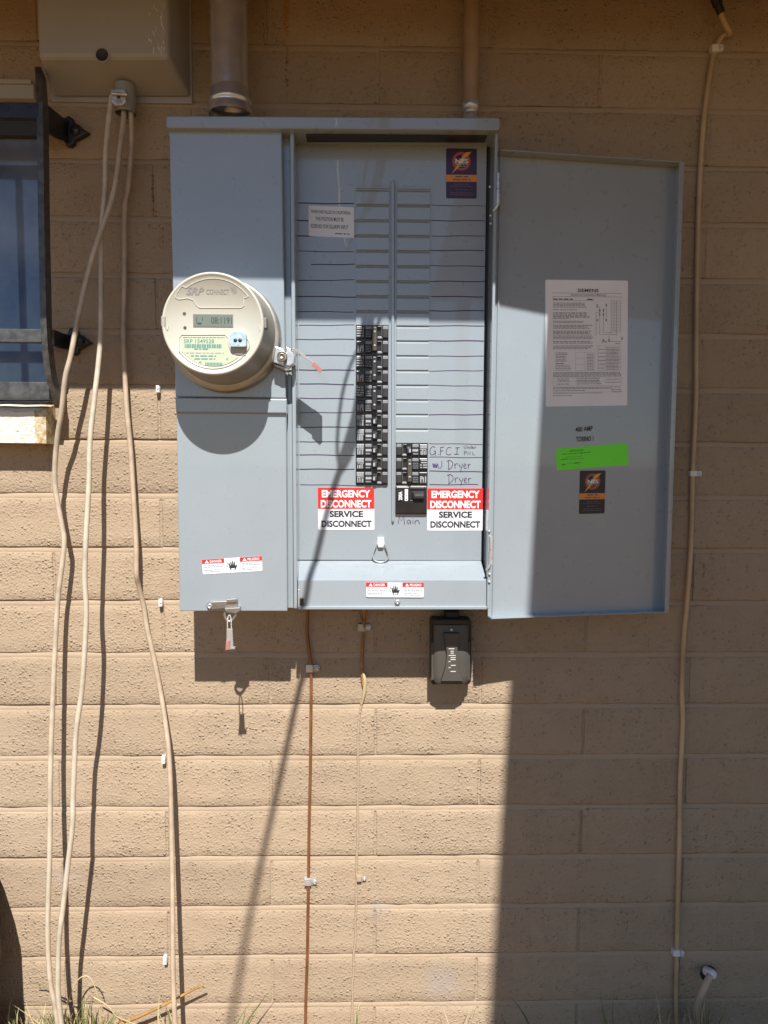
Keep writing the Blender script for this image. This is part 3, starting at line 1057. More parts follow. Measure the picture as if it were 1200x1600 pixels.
def danger(f_, parent, label):
    e = sticker(f_, 0, 0, M_stwhite, parent, 'danger_sticker')
    for (a, txt) in ((0.0, 'DANGER'), (.63, 'PELIGRO')):
        e.rect(f_, a, a + .37, .70, 1, M_red, SC - .0001)
        e.poly(f_, [(a + .045, .755), (a + .115, .755), (a + .08, .95)], M_white, SC)
        e.text(f_, txt, a + .13, a + .33, .76, .93, M_white, SC, .02)
        for k in range(5):
            if k != 2:
                e.small_print(f_, a + .03, a + .35, .55 - k * .105, .605 - k * .105, M_inkgrey, SC, seed=20 + k, ragged=.25)
    # hand and spark
    e.poly(f_, [(.47, .17), (.55, .17), (.565, .33), (.585, .48), (.57, .52), (.55, .46), (.545, .72), (.53, .74), (.522, .50), (.515, .80), (.50, .80), (.498, .50), (.482, .76), (.468, .74), (.474, .45), (.455, .66), (.44, .64), (.448, .38)], M_ink, SC)
    e.rect(f_, .478, .542, .20, .30, M_stwhite, SC + .0001)
    fm = Fr(f_.o, f_.u.normalized(), f_.v.normalized(), f_.n)
    e.stroke(fm, [(x * f_.u.length, y * f_.v.length) for x, y in ((.415, .74), (.435, .60), (.405, .55), (.43, .38))], .0009, M_ink, SC)
    e.build('danger_sticker', parent, label=label)
danger(pfr((572, 910), (662, 910.5), (572.3, 933), .1302), lip, 'danger sticker on the lower gutter cover')
danger(pfr((315.5, 874.5), (409, 869), (317, 897.5), .1386), lc, 'danger sticker on the lower meter cover')

# pull ring, screws, latch on dead front
e = MB()
e.pp([(590, 840), (600, 840), (601, 850), (599, 856), (591, 856), (589, 850)], DF + .007, DF, M_clipwhite, .0025)
ring = arc(594.7, 866, 11.3, 10.5, -200, 20, 14)
rr_ = [(588, 851)] + [(584, 861)] + [(582.6, 868), (584.5, 874.5), (589, 877.5), (595, 878.3), (601, 877.3), (605.5, 873.5), (607, 867), (605.5, 861), (601.5, 851)]
e.tube([P(x, y, DF + .006) for x, y in rr_], .0014, M_zinc, 8, sub=4)
e.build('pull_ring', df)
e = MB()
e.lathe(P(621, 940.5, .1302), [(.0048, 0), (.0048, .0012), (.0036, .0016), (.0036, .004), (.0018, .0045), (.0018, .003), (0, .003)], M_zinc, 14)
e.build('screw', lip)
e = MB()
e.pp([(465.5, 921), (468, 921), (468, 947), (465.5, 947)], .1325, .1302, M_zinc, .0004)
e.pp([(468.5, 935), (474, 935), (474, 946), (468.5, 946)], .1355, .1302, M_black, .0008)
e.build('latch', lip)
# hinges, rivets on the right wall
def hinge(x0, x1, y0, ym, y1):
    e = MB()
    p0, p1, p2 = P((x0 + x1) / 2, y0, .139), P((x0 + x1) / 2, ym, .139), P((x0 + x1) / 2 - .6, y1, .139)
    e.tube([p0, p1 + Vector((0, 0, .0006))], .0032, M_zinc, 12, sub=1)
    e.tube([p1 - Vector((0, 0, .0006)), p2], .0037, M_zinc, 12, sub=1)
    e.tube([p2 + Vector((0, 0, .002)), p2 + Vector((-.004, 0, -.006)), p2 + Vector((-.0065, .002, -.010))], .0028, M_zinc, 8, sub=3)
    e.build('hinge', pan)
hinge(777, 780, 271, 296, 320)
hinge(764.5, 770.5, 838, 859, 882)
e = MB()
for (x, y) in ((766, 292), (767, 337), (767, 349)):
    e = MB()
    e.lathe(P(x, y, .125), [(.0024, 0), (.002, .002), (0, .0028)], M_zinc, 8, axis=Vector((-.8, -.6, 0)).normalized())
    e.build('rivet', pan)
for (x, y) in ((764.5, 830), (765, 897), (764.5, 909)):
    e = MB()
    e.lathe(P(x, y, .138), [(.0024, 0), (.002, .002), (0, .0028)], M_zinc, 8)
    e.build('rivet', pan)

# ---- door: swung open, seen from inside, nearer edge at the hinge
dl, dr = .135, .0935
DTL, DTR, DBL, DBR = P(781.5, 233, dl), P(1069, 252, dr), P(767.5, 967, dl), P(1045.5, 957, dr)
uo = ((DTR - DTL) + (DBR - DBL)) * .5
W_ = uo.length
uo = uo.normalized()
nrm = uo.cross(Vector((0, 0, 1))).normalized()
if nrm.y > 0:
    nrm = -nrm
RIM = .022
# door outline is measured on the rim, the sheet lies RIM behind it
def dp(px, py, back=0.0):
    p = on_plane(px, py, DBL - nrm * back, nrm)
    return p
e = MB()
o4 = [dp(*q) for q in ((768, 967.5), (1045.5, 957), (1069, 252.5), (781.5, 233))]
bk4 = [p - nrm * RIM for p in o4]
def inset(pts, d):
    c = sum(pts, Vector()) / 4
    out = []
    for p in pts:
        v = p - c
        out.append(p - uo * math.copysign(d, v.dot(uo)) - Vector((0, 0, 1)) * math.copysign(d, v.z))
    return out
e.hull(bk4, [p - nrm * .0016 for p in bk4], M_grey)
in4 = inset(o4, .0018)
inb = [p - nrm * (RIM - .0002) for p in in4]
for i, nm_ in ((0, 'b'), (1, 'r'), (2, 't')):
    j = (i + 1) % 4
    e.hull([o4[i], o4[j], in4[j], in4[i]], [bk4[i] + nrm * .0001, bk4[j] + nrm * .0001, inb[j], inb[i]], M_grey, .0004)
# turned-in lip on the right rim, small hem on the hinge side
lip4 = inset(o4, .0085)
e.hull([o4[1] - nrm * .0002 - uo * .002, o4[2] - nrm * .0002 - uo * .002, lip4[2] + Vector((0, 0, .006)), lip4[1] - Vector((0, 0, .006))],
       [o4[1] - nrm * .0016 - uo * .002, o4[2] - nrm * .0016 - uo * .002, lip4[2] + Vector((0, 0, .006)) - nrm * .0016, lip4[1] - Vector((0, 0, .006)) - nrm * .0016], M_grey)
hl = [dp(768, 966, RIM), dp(771, 966, RIM), dp(784, 236, RIM), dp(781, 236, RIM)]
e.hull([p + nrm * .0035 for p in hl], hl, M_grey, .0008)
door = e.build('door', pan, label='grey panel door swung open to the right showing its inside')

def dfr(tl, tr, bl_):
    o = dp(*bl_, RIM)
    return Fr(o, dp(*tr, RIM) - dp(*tl, RIM), dp(*tl, RIM) - o, nrm)
# instruction sheet
f_ = dfr((852, 437), (981, 438.5), (852.5, 635.5))
e = sticker(f_, 0, 0, M_paper, door, 'instruction_sheet')
e.text(f_, 'SIEMENS', .385, .64, .905, .932, M_ink, SC, .022)
e.rect(f_, .08, .93, .896, .8985, M_inkgrey, SC); e.rect(f_, .08, .93, .868, .8705, M_inkgrey, SC)
e.text(f_, 'Residential Combination Metering', .305, .725, .872, .892, M_ink, SC, .004)
def lines(a0, a1, ys, h=.008, m=M_inkgrey, seed=0, rag=.15):
    for i, y in enumerate(ys):
        e.small_print(f_, a0, a1, y, y + h, m, SC, seed=seed + i, ragged=rag)
lines(.09, .33, (.842,), .013, M_ink, 3, 0); lines(.50, .585, (.842,), .013, M_ink, 5, 0)
e.rect(f_, .08, .59, .837, .839, M_inkgrey, SC)
lines(.09, .50, (.815, .805, .795, .783), .007, M_inkgrey, 11); lines(.09, .38, (.762,), .007, M_inkgrey, 14)
lines(.09, .50, (.736, .720), .009, M_ink, 31); lines(.09, .57, (.705,), .009, M_ink, 33); lines(.09, .3, (.694,), .006, M_inkgrey, 34)
lines(.09, .49, (.672, .661), .007, M_inkgrey, 41); lines(.09, .585, (.640, .628, .617), .008, M_inkgrey, 51)
lines(.09, .585, (.594, .583, .572), .008, M_inkgrey, 61); lines(.09, .58, (.556, .545, .534), .007, M_inkgrey, 71)
lines(.09, .585, (.512, .500), .008, M_inkgrey, 81); lines(.09, .58, (.477, .466, .455), .007, M_inkgrey, 91)
lines(.12, .27, (.422, .41, .395, .384, .368, .357), .007, M_inkgrey, 101); lines(.12, .22, (.338,), .008, M_ink, 108)
lines(.12, .31, (.325, .312, .30, .287), .006, M_inkgrey, 111)
def grid(a0, a1, b0, b1, na, nb):
    for i in range(na + 1):
        a = a0 + (a1 - a0) * i / na
        e.rect(f_, a - .0012, a + .0012, b0, b1, M_inkmid, SC)
    for i in range(nb + 1):
        b = b0 + (b1 - b0) * i / nb
        e.rect(f_, a0, a1, b - .0008, b + .0008, M_inkmid, SC)
grid(.36, .59, .285, .43, 2, 3); lines(.50, .585, [.29 + k * .012 for k in range(11)], .006, M_inkgrey, 121)
grid(.635, .915, .285, .48, 3, 7); lines(.74, .91, [.29 + k * .0115 for k in range(16)], .006, M_inkgrey, 141)
lines(.64, .73, [.30 + k * .03 for k in range(6)], .006, M_inkgrey, 171)
lines(.09, .93, (.266, .256, .246, .236), .007, M_inkgrey, 181, .05)
grid(.09, .93, .165, .23, 3, 2); lines(.14, .3, (.215, .20, .175), .007, M_inkgrey, 191); lines(.38, .68, (.217, .202, .19, .175), .007, M_inkgrey, 195); lines(.73, .92, (.21, .185), .006, M_inkgrey, 199)
lines(.09, .93, (.148, .138), .007, M_inkgrey, 201, .2); lines(.09, .5, (.122,), .008, M_inkgrey, 204); e.rect(f_, .08, .93, .112, .1135, M_inkmid, SC)
lines(.09, .7, (.102,), .006, M_inkgrey, 206); lines(.8, .93, (.125, .108), .008, M_inkgrey, 208, 0); lines(.09, .33, (.083,), .006, M_inkgrey, 210)
# wiring diagram
fm = Fr(f_.o, f_.u.normalized(), f_.v.normalized(), f_.n)
def dg(pts, wd=.0006):
    e.stroke(fm, [(x * f_.u.length, y * f_.v.length) for x, y in pts], wd, M_inkgrey, SC)
dg([(.655, .785), (.655, .57), (.86, .57), (.86, .58)]); dg([(.70, .785), (.70, .585), (.80, .585)]); dg([(.61, .74), (.61, .56)])
dg([(.735, .80), (.735, .70)]); dg([(.61, .785), (.66, .785)]); dg([(.61, .745), (.655, .745)])
dg([(.795, .58), (.795, .85)], .0004); dg([(.91, .585), (.91, .85)], .0004); dg([(.86, .56), (.86, .835)], .0006); dg([(.83, .585), (.83, .835)], .0004)
for k in range(22):
    y = .592 + k * .0118
    dg([(.795, y), (.91, y)], .0003)
dg([(.77, .515), (.93, .515), (.93, .56)]); dg([(.77, .56), (.77, .505)])
for (x, y) in ((.625, .80), (.735, .805), (.625, .685), (.735, .685), (.655, .762), (.70, .762), (.655, .73), (.70, .73), (.77, .525), (.70, .525), (.93, .54)):
    e.rect(f_, x - .008, x + .008, y - .009, y + .009, M_inkgrey, SC)
lines(.68, .75, (.515, .508), .006, M_inkgrey, 220); lines(.85, .91, (.495,), .008, M_inkgrey, 223)
e.build('instruction_sheet', door, label='white printed instruction sheet on the open door')
# stencil
e = MB()
f_ = dfr((899, 667), (926, 665), (899, 675))
e.text(f_, '400 AMP', 0, 1, 0, .95, M_ink, SC, .012)
f_ = dfr((900, 682), (927, 680.5), (900, 690.5))
e.text(f_, 'TORINO 1', 0, 1, 0, .95, M_ink, SC, .012)
e.build('stencil_lettering', door)
# green approval sticker
f_ = dfr((868.5, 701), (980.5, 692.5), (870, 735))
e = sticker(f_, 0, 0, M_green, door, 'approval_sticker')
e.text(f_, 'APPROVED', .18, .38, .80, .88, M_greenink, SC, .01)
e.small_print(f_, .08, .48, .70, .74, M_greenink, SC, seed=2, ragged=0)
fm = Fr(f_.o, f_.u.normalized(), f_.v.normalized(), f_.n)
def sg(pts, wd=.0005):
    e.stroke(fm, [(x * f_.u.length, y * f_.v.length) for x, y in pts], wd, M_greenink, SC)
e.small_print(f_, .07, .15, .46, .51, M_greenink, SC, seed=3, ragged=0); sg([(.12, .56), (.16, .58), (.20, .55), (.25, .60), (.33, .55), (.36, .63), (.34, .70)]); 
sg([(.17, .46), (.34, .47), (.37, .44), (.35, .50)]); e.small_print(f_, .07, .12, .22, .27, M_greenink, SC, seed=5, ragged=0)
sg([(.14, .27), (.20, .30), (.23, .26)]); e.small_print(f_, .24, .33, .24, .30, M_greenink, SC, seed=6, ragged=0)
e.build('approval_sticker', door, label='fluorescent green approval sticker on the open door')
nes(dfr((906, 735.5), (946, 735), (904.5, 803)), M_blackcard, door, 'black and orange company sticker on the open door')

# hasp on the lower meter cover
e = MB()
e.pp([(322, 946), (324, 942), (328, 940), (371, 938), (372, 949), (328, 953), (324, 951)], .1425, .1387, M_steel, .0012)
e.lathe(P(327.5, 947, .1425), [(.0045, 0), (.0045, .0008), (.0028, .0018), (.0024, .001), (0, .001)], M_zinc, 14)
e.pp([(354, 936), (370, 935), (371, 941), (354, 942)], .146, .1427, M_steel, .001)
e.pp([(351, 951), (375, 949), (375, 955), (368, 959), (353, 957)], .149, .139, M_steel, .001)
e.tube([P(x, y, .144) for x, y in ((352, 957), (351.5, 962), (354, 968), (359, 971), (364, 968), (368.5, 961), (369, 956))], .0026, M_steel, 8, sub=4)
e.build('hasp', lc)

# seals
se = thing('plastic_seal', 'clear plastic seal hanging from the hasp under the panel', 'seal', P(358, 975, .144))
e = MB()
e.tube([P(355.5, 985, .170), P(355.5, 968, .164), P(358.5, 961, .158), P(361, 968, .164), P(361.5, 985, .170)], .0011, M_clear, 6, sub=4)
e.build('wire_loop', se)
e = MB()
e.pp([(354, 983), (363, 983), (364.5, 1012), (353.5, 1012)], .176, .172, M_clear, .0008)
e.build('tag', se)
e = MB()
e.pp([(353, 1002), (359, 1001), (359.5, 1015), (352, 1016.5)], .179, .172, M_pink, .0008)
e.pp([(359.6, 1012), (367, 1011.5), (367, 1014.5), (359.6, 1015)], .179, .172, M_clear, .0006)
e.build('locking_cap', se)

# ------------------------------------------------------------------ breakers
class Fr2(Fr):
    def pt(s, a, b, c=0.0):
        return s.o + s.u * a + s.v * b + s.n * (c * .62)

def breaker(col, row, poles, label, kind=0, tie=True, seed=0):
    X = XLC if col == 'L' else XRC
    z1, z0 = zrow(row), zrow(row + poles)
    xa, xb = X[0] + .0006, X[1] - .0006
    wd = xb - xa
    root = thing('circuit_breaker', label, 'circuit breaker', (xa + wd / 2, -DF, z0), 'circuit breakers in the panel')
    sgn = 1 if col == 'L' else -1
    base = xa if col == 'L' else xb
    def fr_(za, zb):
        return Fr2((base, -DF, za), (sgn * wd, 0, 0), (0, 0, zb - za), (0, -1, 0))
    e = MB()
    f = fr_(z0, z1)
    e.fbox(f, 0, 1, 0.004, .998, 0, .004, M_black)
    lab = MB()
    rn = random.Random(seed)
    for p in range(poles):
        zb = z1 - (z1 - z0) / poles * p
        za = z1 - (z1 - z0) / poles * (p + 1)
        g_ = fr_(za, zb)
        # platforms: label, middle, right; dark recess between toggle and right platform
        e.fbox(g_, .01, .275, .14, .95, .004, .0095, M_black, .0012)
        e.fbox(g_, .285, .50, .14, .97, .004, .0125, M_blackm, .0016)
        e.fbox(g_, .815, .995, .14, .97, .004, .0125, M_blackm, .0016)
        e.fbox(g_, .66, .81, .10, .26, .004, .0105, M_labelglint, .001)
        e.fbox(g_, .655, .81, .86, .96, .004, .0118, M_blackm, .001)
        e.fbox(g_, .775, .812, .2601, .86, .004, .0115, M_olive, .0006)
        # paler strips painted as sky glint along the upper edges
        e.fbox(g_, .295, .49, .74, .93, .0125, .0131, M_labelglint, .0004)
        e.fbox(g_, .83, .985, .74, .93, .0125, .0131, M_labelglint, .0004)
        # printed marks
        def mark(a0, a1, b0, b1, m, c):
            lab.rect(g_, a0, a1, b0, b1, m, c)
        if kind == 0:
            if p == 0:
                for k in range(4):
                    lab.small_print(g_, .02, .25, .24 + k * .17, .35 + k * .17, M_labelgrey, .0098, seed=seed * 9 + k, ragged=.1)
                mark(.03, .255, .88, .90, M_labelgrey, .0098)
            else:
                mark(.05, .085, .25, .66, M_labelgrey, .0098); mark(.12, .15, .25, .6, M_labelgrey, .0098)
                mark(.16, .19, .45, .66, M_labelgrey, .0098); mark(.20, .235, .25, .66, M_labelgrey, .0098)
                mark(.03, .255, .185, .205, M_labelgrey, .0098)
            for k in range(3):
                lab.small_print(g_, .30, .48, .22 + k * .15, .28 + k * .15, M_labelglint, .0128, seed=seed * 7 + k, ragged=.2)
        else:
            mark(.03, .25, .66, .92, M_labelglint, .0098)
            for k in range(3):
                lab.small_print(g_, .04, .25, .68 + k * .09, .75 + k * .09, M_labelgrey, .00985, seed=seed * 5 + k, ragged=.1)
            for k in range(4):
                a = .05 + k * .05
                mark(a, a + rn.uniform(.02, .035), .2, rn.uniform(.45, .62), M_labelgrey, .0098)
            mark(.05, .25, .56, .62, M_labelgrey, .0099)
            lab.small_print(g_, .31, .49, .40, .62, M_labelgrey, .0128, seed=seed, ragged=0)
            lab.small_print(g_, .31, .47, .20, .32, M_labelglint, .0128, seed=seed + 3, ragged=0)
    e.build('body', root)
    lab.build('printed_label', root)
    e = MB()
    if poles == 2:
        f = fr_(z0, z1)
        e.fbox(f, .50, .645, .12, .94, .004, .021, M_olive if kind == 0 and seed in (1, 9) else M_blackm, .002)
        e.build('tie_handle', root)
        e = MB()
        for b in (.30, .76):
            o_ = f.pt(.575, b, .021)
            e.lathe(o_, [(.0022, 0), (.0018, .0012), (0, .0014)], M_labelgrey, 10)
        e.build('handle_pin', root)
    else:
        g_ = fr_(z0, z1)
        e.hull([g_.pt(a, b, .019) for a, b in ((.535, .3), (.66, .3), (.66, .66), (.535, .66))], [g_.pt(a, b, .004) for a, b in ((.51, .18), (.70, .18), (.70, .80), (.51, .80))], M_blackm, .0012)
        e.build('toggle', root)
        e = MB()
        e.fbox(g_, .54, .60, .36, .60, .0191, .0195, M_labelgrey, .0001)
        e.build('toggle_mark', root)
    return root
names = [('L', 9, 2, 'two-pole breaker with olive handle tie at the top of the left column', 0, 1),
         ('L', 11, 2, 'two-pole black breaker second from the top of the left column', 0, 2),
         ('L', 13, 2, 'two-pole black breaker right above the single breakers of the left column', 0, 3),
         ('L', 15, 1, 'uppermost single breaker in the left column, under the two-pole ones', 1, 4),
         ('L', 16, 1, 'second single breaker from the top in the left column', 1, 5),
         ('L', 17, 1, 'middle single breaker of the five in the left column', 1, 6),
         ('L', 18, 1, 'single breaker second from the bottom of the left column', 1, 7),
         ('L', 19, 1, 'bottom breaker of the left column, above the emergency sticker', 1, 8),
         ('R', 17, 1, 'single breaker beside the handwritten G.F.C.I line, top of the right column', 1, 10),
         ('R', 18, 2, 'two-pole breaker with olive handle tie beside the handwritten Dryer lines', 0, 9)]
for (c_, r_, p_, l_, k_, s_) in names:
    breaker(c_, r_, p_, l_, k_, seed=s_)
# main breaker
mb_ = thing('main_breaker', 'large black main breaker marked 200A above the word Main', 'circuit breaker', ((XRC[0] + XRC[1]) / 2, -DF, zrow(22)), 'circuit breakers in the panel')
e = MB()
xa, xb = XRC[0] + .0002, XRC[1] - .0015
z1, z0 = zrow(20) - .0006, zrow(22) - .0002
f = Fr2((xa, -DF, z0), (xb - xa, 0, 0), (0, 0, z1 - z0), (0, -1, 0))
e.fbox(f, 0, 1, 0, 1, 0, .009, M_black, .0015)
a = [f.pt(.02, .44, .0145), f.pt(.98, .44, .0145), f.pt(.98, .04, .0102), f.pt(.02, .04, .0102)]
e.hull(a, [f.pt(.02, .44, .009), f.pt(.98, .44, .009), f.pt(.98, .04, .009), f.pt(.02, .04, .009)], M_black, .001)
e.fbox(f, .02, .44, .46, .96, .009, .0135, M_black, .0012)
e.fbox(f, .93, .985, .46, .96, .009, .0135, M_black, .001)
e.fbox(f, .45, .925, .87, .96, .009, .0125, M_blackm, .001)
e.fbox(f, .45, .925, .465, .50, .009, .0125, M_blackm, .001)
e.build('body', mb_)
e = MB()
e.hull([f.pt(a, b, .026) for a, b in ((.58, .56), (.90, .56), (.90, .70), (.58, .70))], [f.pt(a, b, .009) for a, b in ((.50, .51), (.92, .51), (.92, .84), (.50, .84))], M_blackm, .002)
e.build('toggle', mb_)
e = MB()
e.text(f, '200A', .09, .21, .50, .80, M_white, .0138, .03, rot=90)
e.rect(f, .29, .39, .475, .885, M_white, .0138)
e.small_print(f, .315, .365, .5, .56, M_inkgrey, .014, seed=3, ragged=0)
e.small_print(f, .315, .365, .62, .68, M_inkgrey, .014, seed=4, ragged=0)
e.build('printed_label', mb_)

# ------------------------------------------------------------------ the meter
AX = P(332.6, 505.8, .238)
AX.y = 0
mt = thing('electric_meter', 'round beige electric meter with a small display on the grey panel', 'electric meter', AX + Vector((0, -.14, 0)))
def mo_(h):
    return AX + Vector((0, -h, 0))
e = MB()
e.lathe(mo_(.140) + Vector((0, 0, -.003)), [(.0915, 0), (.0925, .004), (.0925, .009), (.0890, .012), (.0890, .0155), (.0915, .0175), (.0915, .021), (.0885, .023), (.080, .023)], M_ringm, 72)
e.build('lock_ring', mt)
e = MB()
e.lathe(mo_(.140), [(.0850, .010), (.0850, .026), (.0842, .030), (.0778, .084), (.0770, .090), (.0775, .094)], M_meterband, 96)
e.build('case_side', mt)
e = MB()
e.lathe(mo_(.140), [(.0775, .0935), (.0778, .096), (.0772, .0985), (.0754, .0996), (.0737, .0992), (.0728, .0978), (0, .0978)], M_metercase, 96)
e.build('face', mt)
MF = Fr(mo_(.140 + .0981), (1, 0, 0), (0, 0, 1), (0, -1, 0))
DMF = .140 + .0981
def mp(x, y):                              # pixel on the meter face -> metres from its axis
    p = P(x, y, DMF)
    return (p.x - AX.x, p.z - AX.z)
def mpoly(e, pts, m, c=0.0003):
    e.poly(MF, [mp(*q) for q in pts], m, c)
def mline(e, pts, wd, m, c=.0003):
    e.stroke(MF, [mp(*q) for q in pts], wd, m, c)
def mfr(x0, x1, y0, y1):
    a, b = mp(x0, y1), mp(x1, y0)
    return Fr(MF.pt(a[0], a[1]), (b[0] - a[0], 0, 0), (0, 0, b[1] - a[1]), (0, -1, 0))
e = MB()
# raised ribs of the moulded face
def rib(pts, wd=.0009, h=.0007):
    q = [mp(*p) for p in pts]
    n = len(q)
    for k in range(n - 1):
        a, b = Vector(q[k]), Vector(q[k + 1])
        t_ = (b - a).normalized(); nn = Vector((-t_.y, t_.x)) * wd / 2
        a -= t_ * wd * .2; b += t_ * wd * .2
        f4 = [a + nn, b + nn, b - nn, a - nn]
        f4b = [a + nn * 1.8, b + nn * 1.8, b - nn * 1.8, a - nn * 1.8]
        e.hull([MF.pt(p.x, p.y, h) for p in f4], [MF.pt(p.x, p.y, -.0004) for p in f4b], M_metercase)
top_rib = [(274, 465)] + [(276, 458), (284, 447)] + arc(333, 505, 68, 70, 128, 36, 14) + [(381, 466), (381, 478), (377, 481), (312, 481), (307, 477), (302, 469), (293, 466), (280, 468), (274, 465)]
rib(top_rib)
low = [(281, 552), (280, 528), (284, 523), (352, 523), (356, 528), (356, 538), (360, 548), (368, 554), (384, 555)]
e.build('face_rib', mt)
e = MB()
rib(low)
rib(arc(333, 507, 67, 69, -38, -142, 16) + [(281, 552)])
e.build('face_rib', mt)
e = MB()
rib([(258, 510), (262, 516), (263, 509)])
e.build('face_rib', mt)
e = MB()
rib([(404, 508), (406, 516), (410, 519)])
e.build('face_rib', mt)
e = MB()
f = mfr(303, 363, 492.5, 509.5)
e.fbox(f, -.02, 1.02, -.08, 1.08, -.0002, .0006, M_metergrey, .0003)
e.rect(f, 0, 1, 0, 1, M_lcd, .0008)
e.text(f, '08:119', .45, .93, .22, .80, M_lcdink, .001, .0)
e.rect(f, .07, .085, .2, .8, M_lcdink, .001); e.rect(f, .22, .235, .45, .8, M_lcdink, .001); e.rect(f, .10, .2, .15, .3, M_lcdink, .001)
e.rect(f, .97, .985, .2, .8, M_lcdink, .001)
e.build('display', mt)
e = MB()
plate = [(282.5, 526), (352, 526), (353.5, 538), (358, 549), (366, 556.5), (373, 557.5)] + arc(333, 507, 63.5, 65.5, -54, -138, 12) + [(283.5, 549)]
mpoly(e, plate, M_plate, .0004)
f = mfr(283, 353, 525, 578)
e.small_print(f, .06, .97, .935, .965, M_inkgrey, .0006, seed=2, ragged=0)
e.text(f, 'SRP 1549528', .07, .74, .78, .90, M_teal, .0006, .008)
for k in range(22):
    a = .09 + k * .0375
    e.rect(f, a, a + (.03 if k % 3 else .022), .64, .755, M_teal, .0006)
for i, (a, b, y) in enumerate(((.30, .62, .585), (.12, .95, .47), (.22, .78, .385), (.30, .76, .30), (.40, .45, .2))):
    e.small_print(f, a, b, y, y + .05, M_teal if i != 1 else M_inkmid, .0006, seed=30 + i, ragged=0)
for k in range(12):
    a = .54 + k * .032
    e.rect(f, a, a + .022, .13, .22, M_teal, .0006)
e.build('name_plate', mt)
e = MB()
f = mfr(291, 319, 449, 461)
e.text(f, 'SRP', 0, 1, 0, 1, M_metergrey, .0003, .022, shear=.35)
e.build('face_print', mt)
e = MB()
f = mfr(322.5, 358, 452, 460)
e.text(f, 'CONNECT', 0, 1, 0, 1, M_metergrey, .0003, .004)
mpoly(e, [(360, 449), (365, 447.5), (369, 450.5), (369.5, 456), (366.5, 459), (365.5, 454), (362, 451.5)], M_metergrey)
mline(e, [(361, 453), (364, 456), (365, 460)], .0008, M_metergrey)
for (x, y) in ((288, 490), (289, 512)):
    e.build('face_print', mt)
    e = MB()
    a, b = mp(x, y)
    e.lathe(MF.pt(a, b, -.0002), [(.0026, 0), (.0024, .0006), (.0016, .0002), (0, .0002)], M_led, 14)
mpoly(e, [(353.5, 560), (356.5, 560), (355, 564)], M_teal, .0007)
e.build('face_print', mt)
e = MB()
a, b = mp(374, 538)
e.lathe(MF.pt(a, b, 0), [(.0162, 0), (.0162, .001), (.0145, .001)], M_metercase, 32)
f = mfr(361, 386, 520, 543)
pts = []
for (cx, cy, a0) in ((.72, .72, 0), (.28, .72, 90), (.12, .12, 180), (.88, .12, 270)):
    rr0 = .28 if cy > .5 else .12
    for k in range(5):
        an = math.radians(a0 + 22.5 * k)
        pts.append((cx + rr0 * math.cos(an), cy + rr0 * math.sin(an)))
e.hull([f.pt(a, b, .009) for a, b in pts], [f.pt(a, b, 0) for a, b in pts], M_blue, .0008)
for a in (.34, .63):
    e.lathe(f.pt(a, .42, .009), [(.0030, 0), (.0028, .0004), (0, .0004)], M_ink, 14)
mline(e, [(374, 538.5), (373, 541), (376, 541)], .0008, M_orange, .0095)
e.build('optical_port', mt)
for sgn in (-1, 1):  # darker blocks painting the shade of the rim notches
    e = MB()
    x = AX.x + (.0772 if sgn > 0 else -.0748)
    a = .140 + .0955 if sgn < 0 else .140 + .088
    e.box(x - .0035, x + .0035, -a - .004, -a + .012, AX.z - .005, AX.z + .011, M_metergrey if sgn > 0 else M_meterband, .001)
    e.build('rim_notch', mt)

# ring screw and seal at the right of the ring
sr = thing('ring_lock', 'pale metal screw lock on the meter ring', 'ring lock', P(441, 558, .16))
e = MB()
e.pp([(430, 541), (442, 545), (447, 552), (443, 572), (427, 566)], .168, .145, M_zinc, .0015)
e.pp([(447, 541), (457, 547), (461, 556), (459, 568), (452, 573), (446, 571)], .166, .150, M_zinc, .002)
e.pp([(427, 568), (452, 575), (455, 578), (448, 580), (428, 572)], .162, .141, M_steel, .001)
e.build('bracket', sr)
e = MB()
e.lathe(P(441, 557, .168), [(.0082, 0), (.0082, .004), (.0070, .006), (.0070, .0045), (.0052, .0045), (.0052, .006), (.0035, .007), (.0030, .005), (0, .005)], M_steel, 24)
e.build('screw', sr)
sg_ = thing('meter_seal', 'clear plastic seal with pink end sticking out beside the meter', 'seal', P(460, 548, .16))
e = MB()
e.tube([P(452, 552, .160), P(456, 545, .168), P(463, 547, .168), P(470, 551, .168)], .0011, M_clear, 6, sub=4)
e.build('wire_loop', sg_)
def tagbox(x0, y0, x1, y1, th, d0, d1, m, nm):
    e = MB()
    p0, p1 = P(x0, y0, .165), P(x1, y1, .165)
    ax_ = (p1 - p0).normalized()
    view = (CAM - (p0 + p1) / 2).normalized()
    up_ = ax_.cross(view).normalized()
    q = []
    for p in (p0, p1):
        q.append([p + view * d0 + up_ * th, p + view * d1 + up_ * th, p + view * d1 - up_ * th, p + view * d0 - up_ * th])
    e.hull(q[0], q[1], m, .0006)
    e.build(nm, sg_)
tagbox(462, 546.5, 492, 569, .0022, -.012, .020, M_clear, 'tag')
tagbox(489, 568, 502, 580, .0036, -.013, .022, M_pink, 'locking_cap')

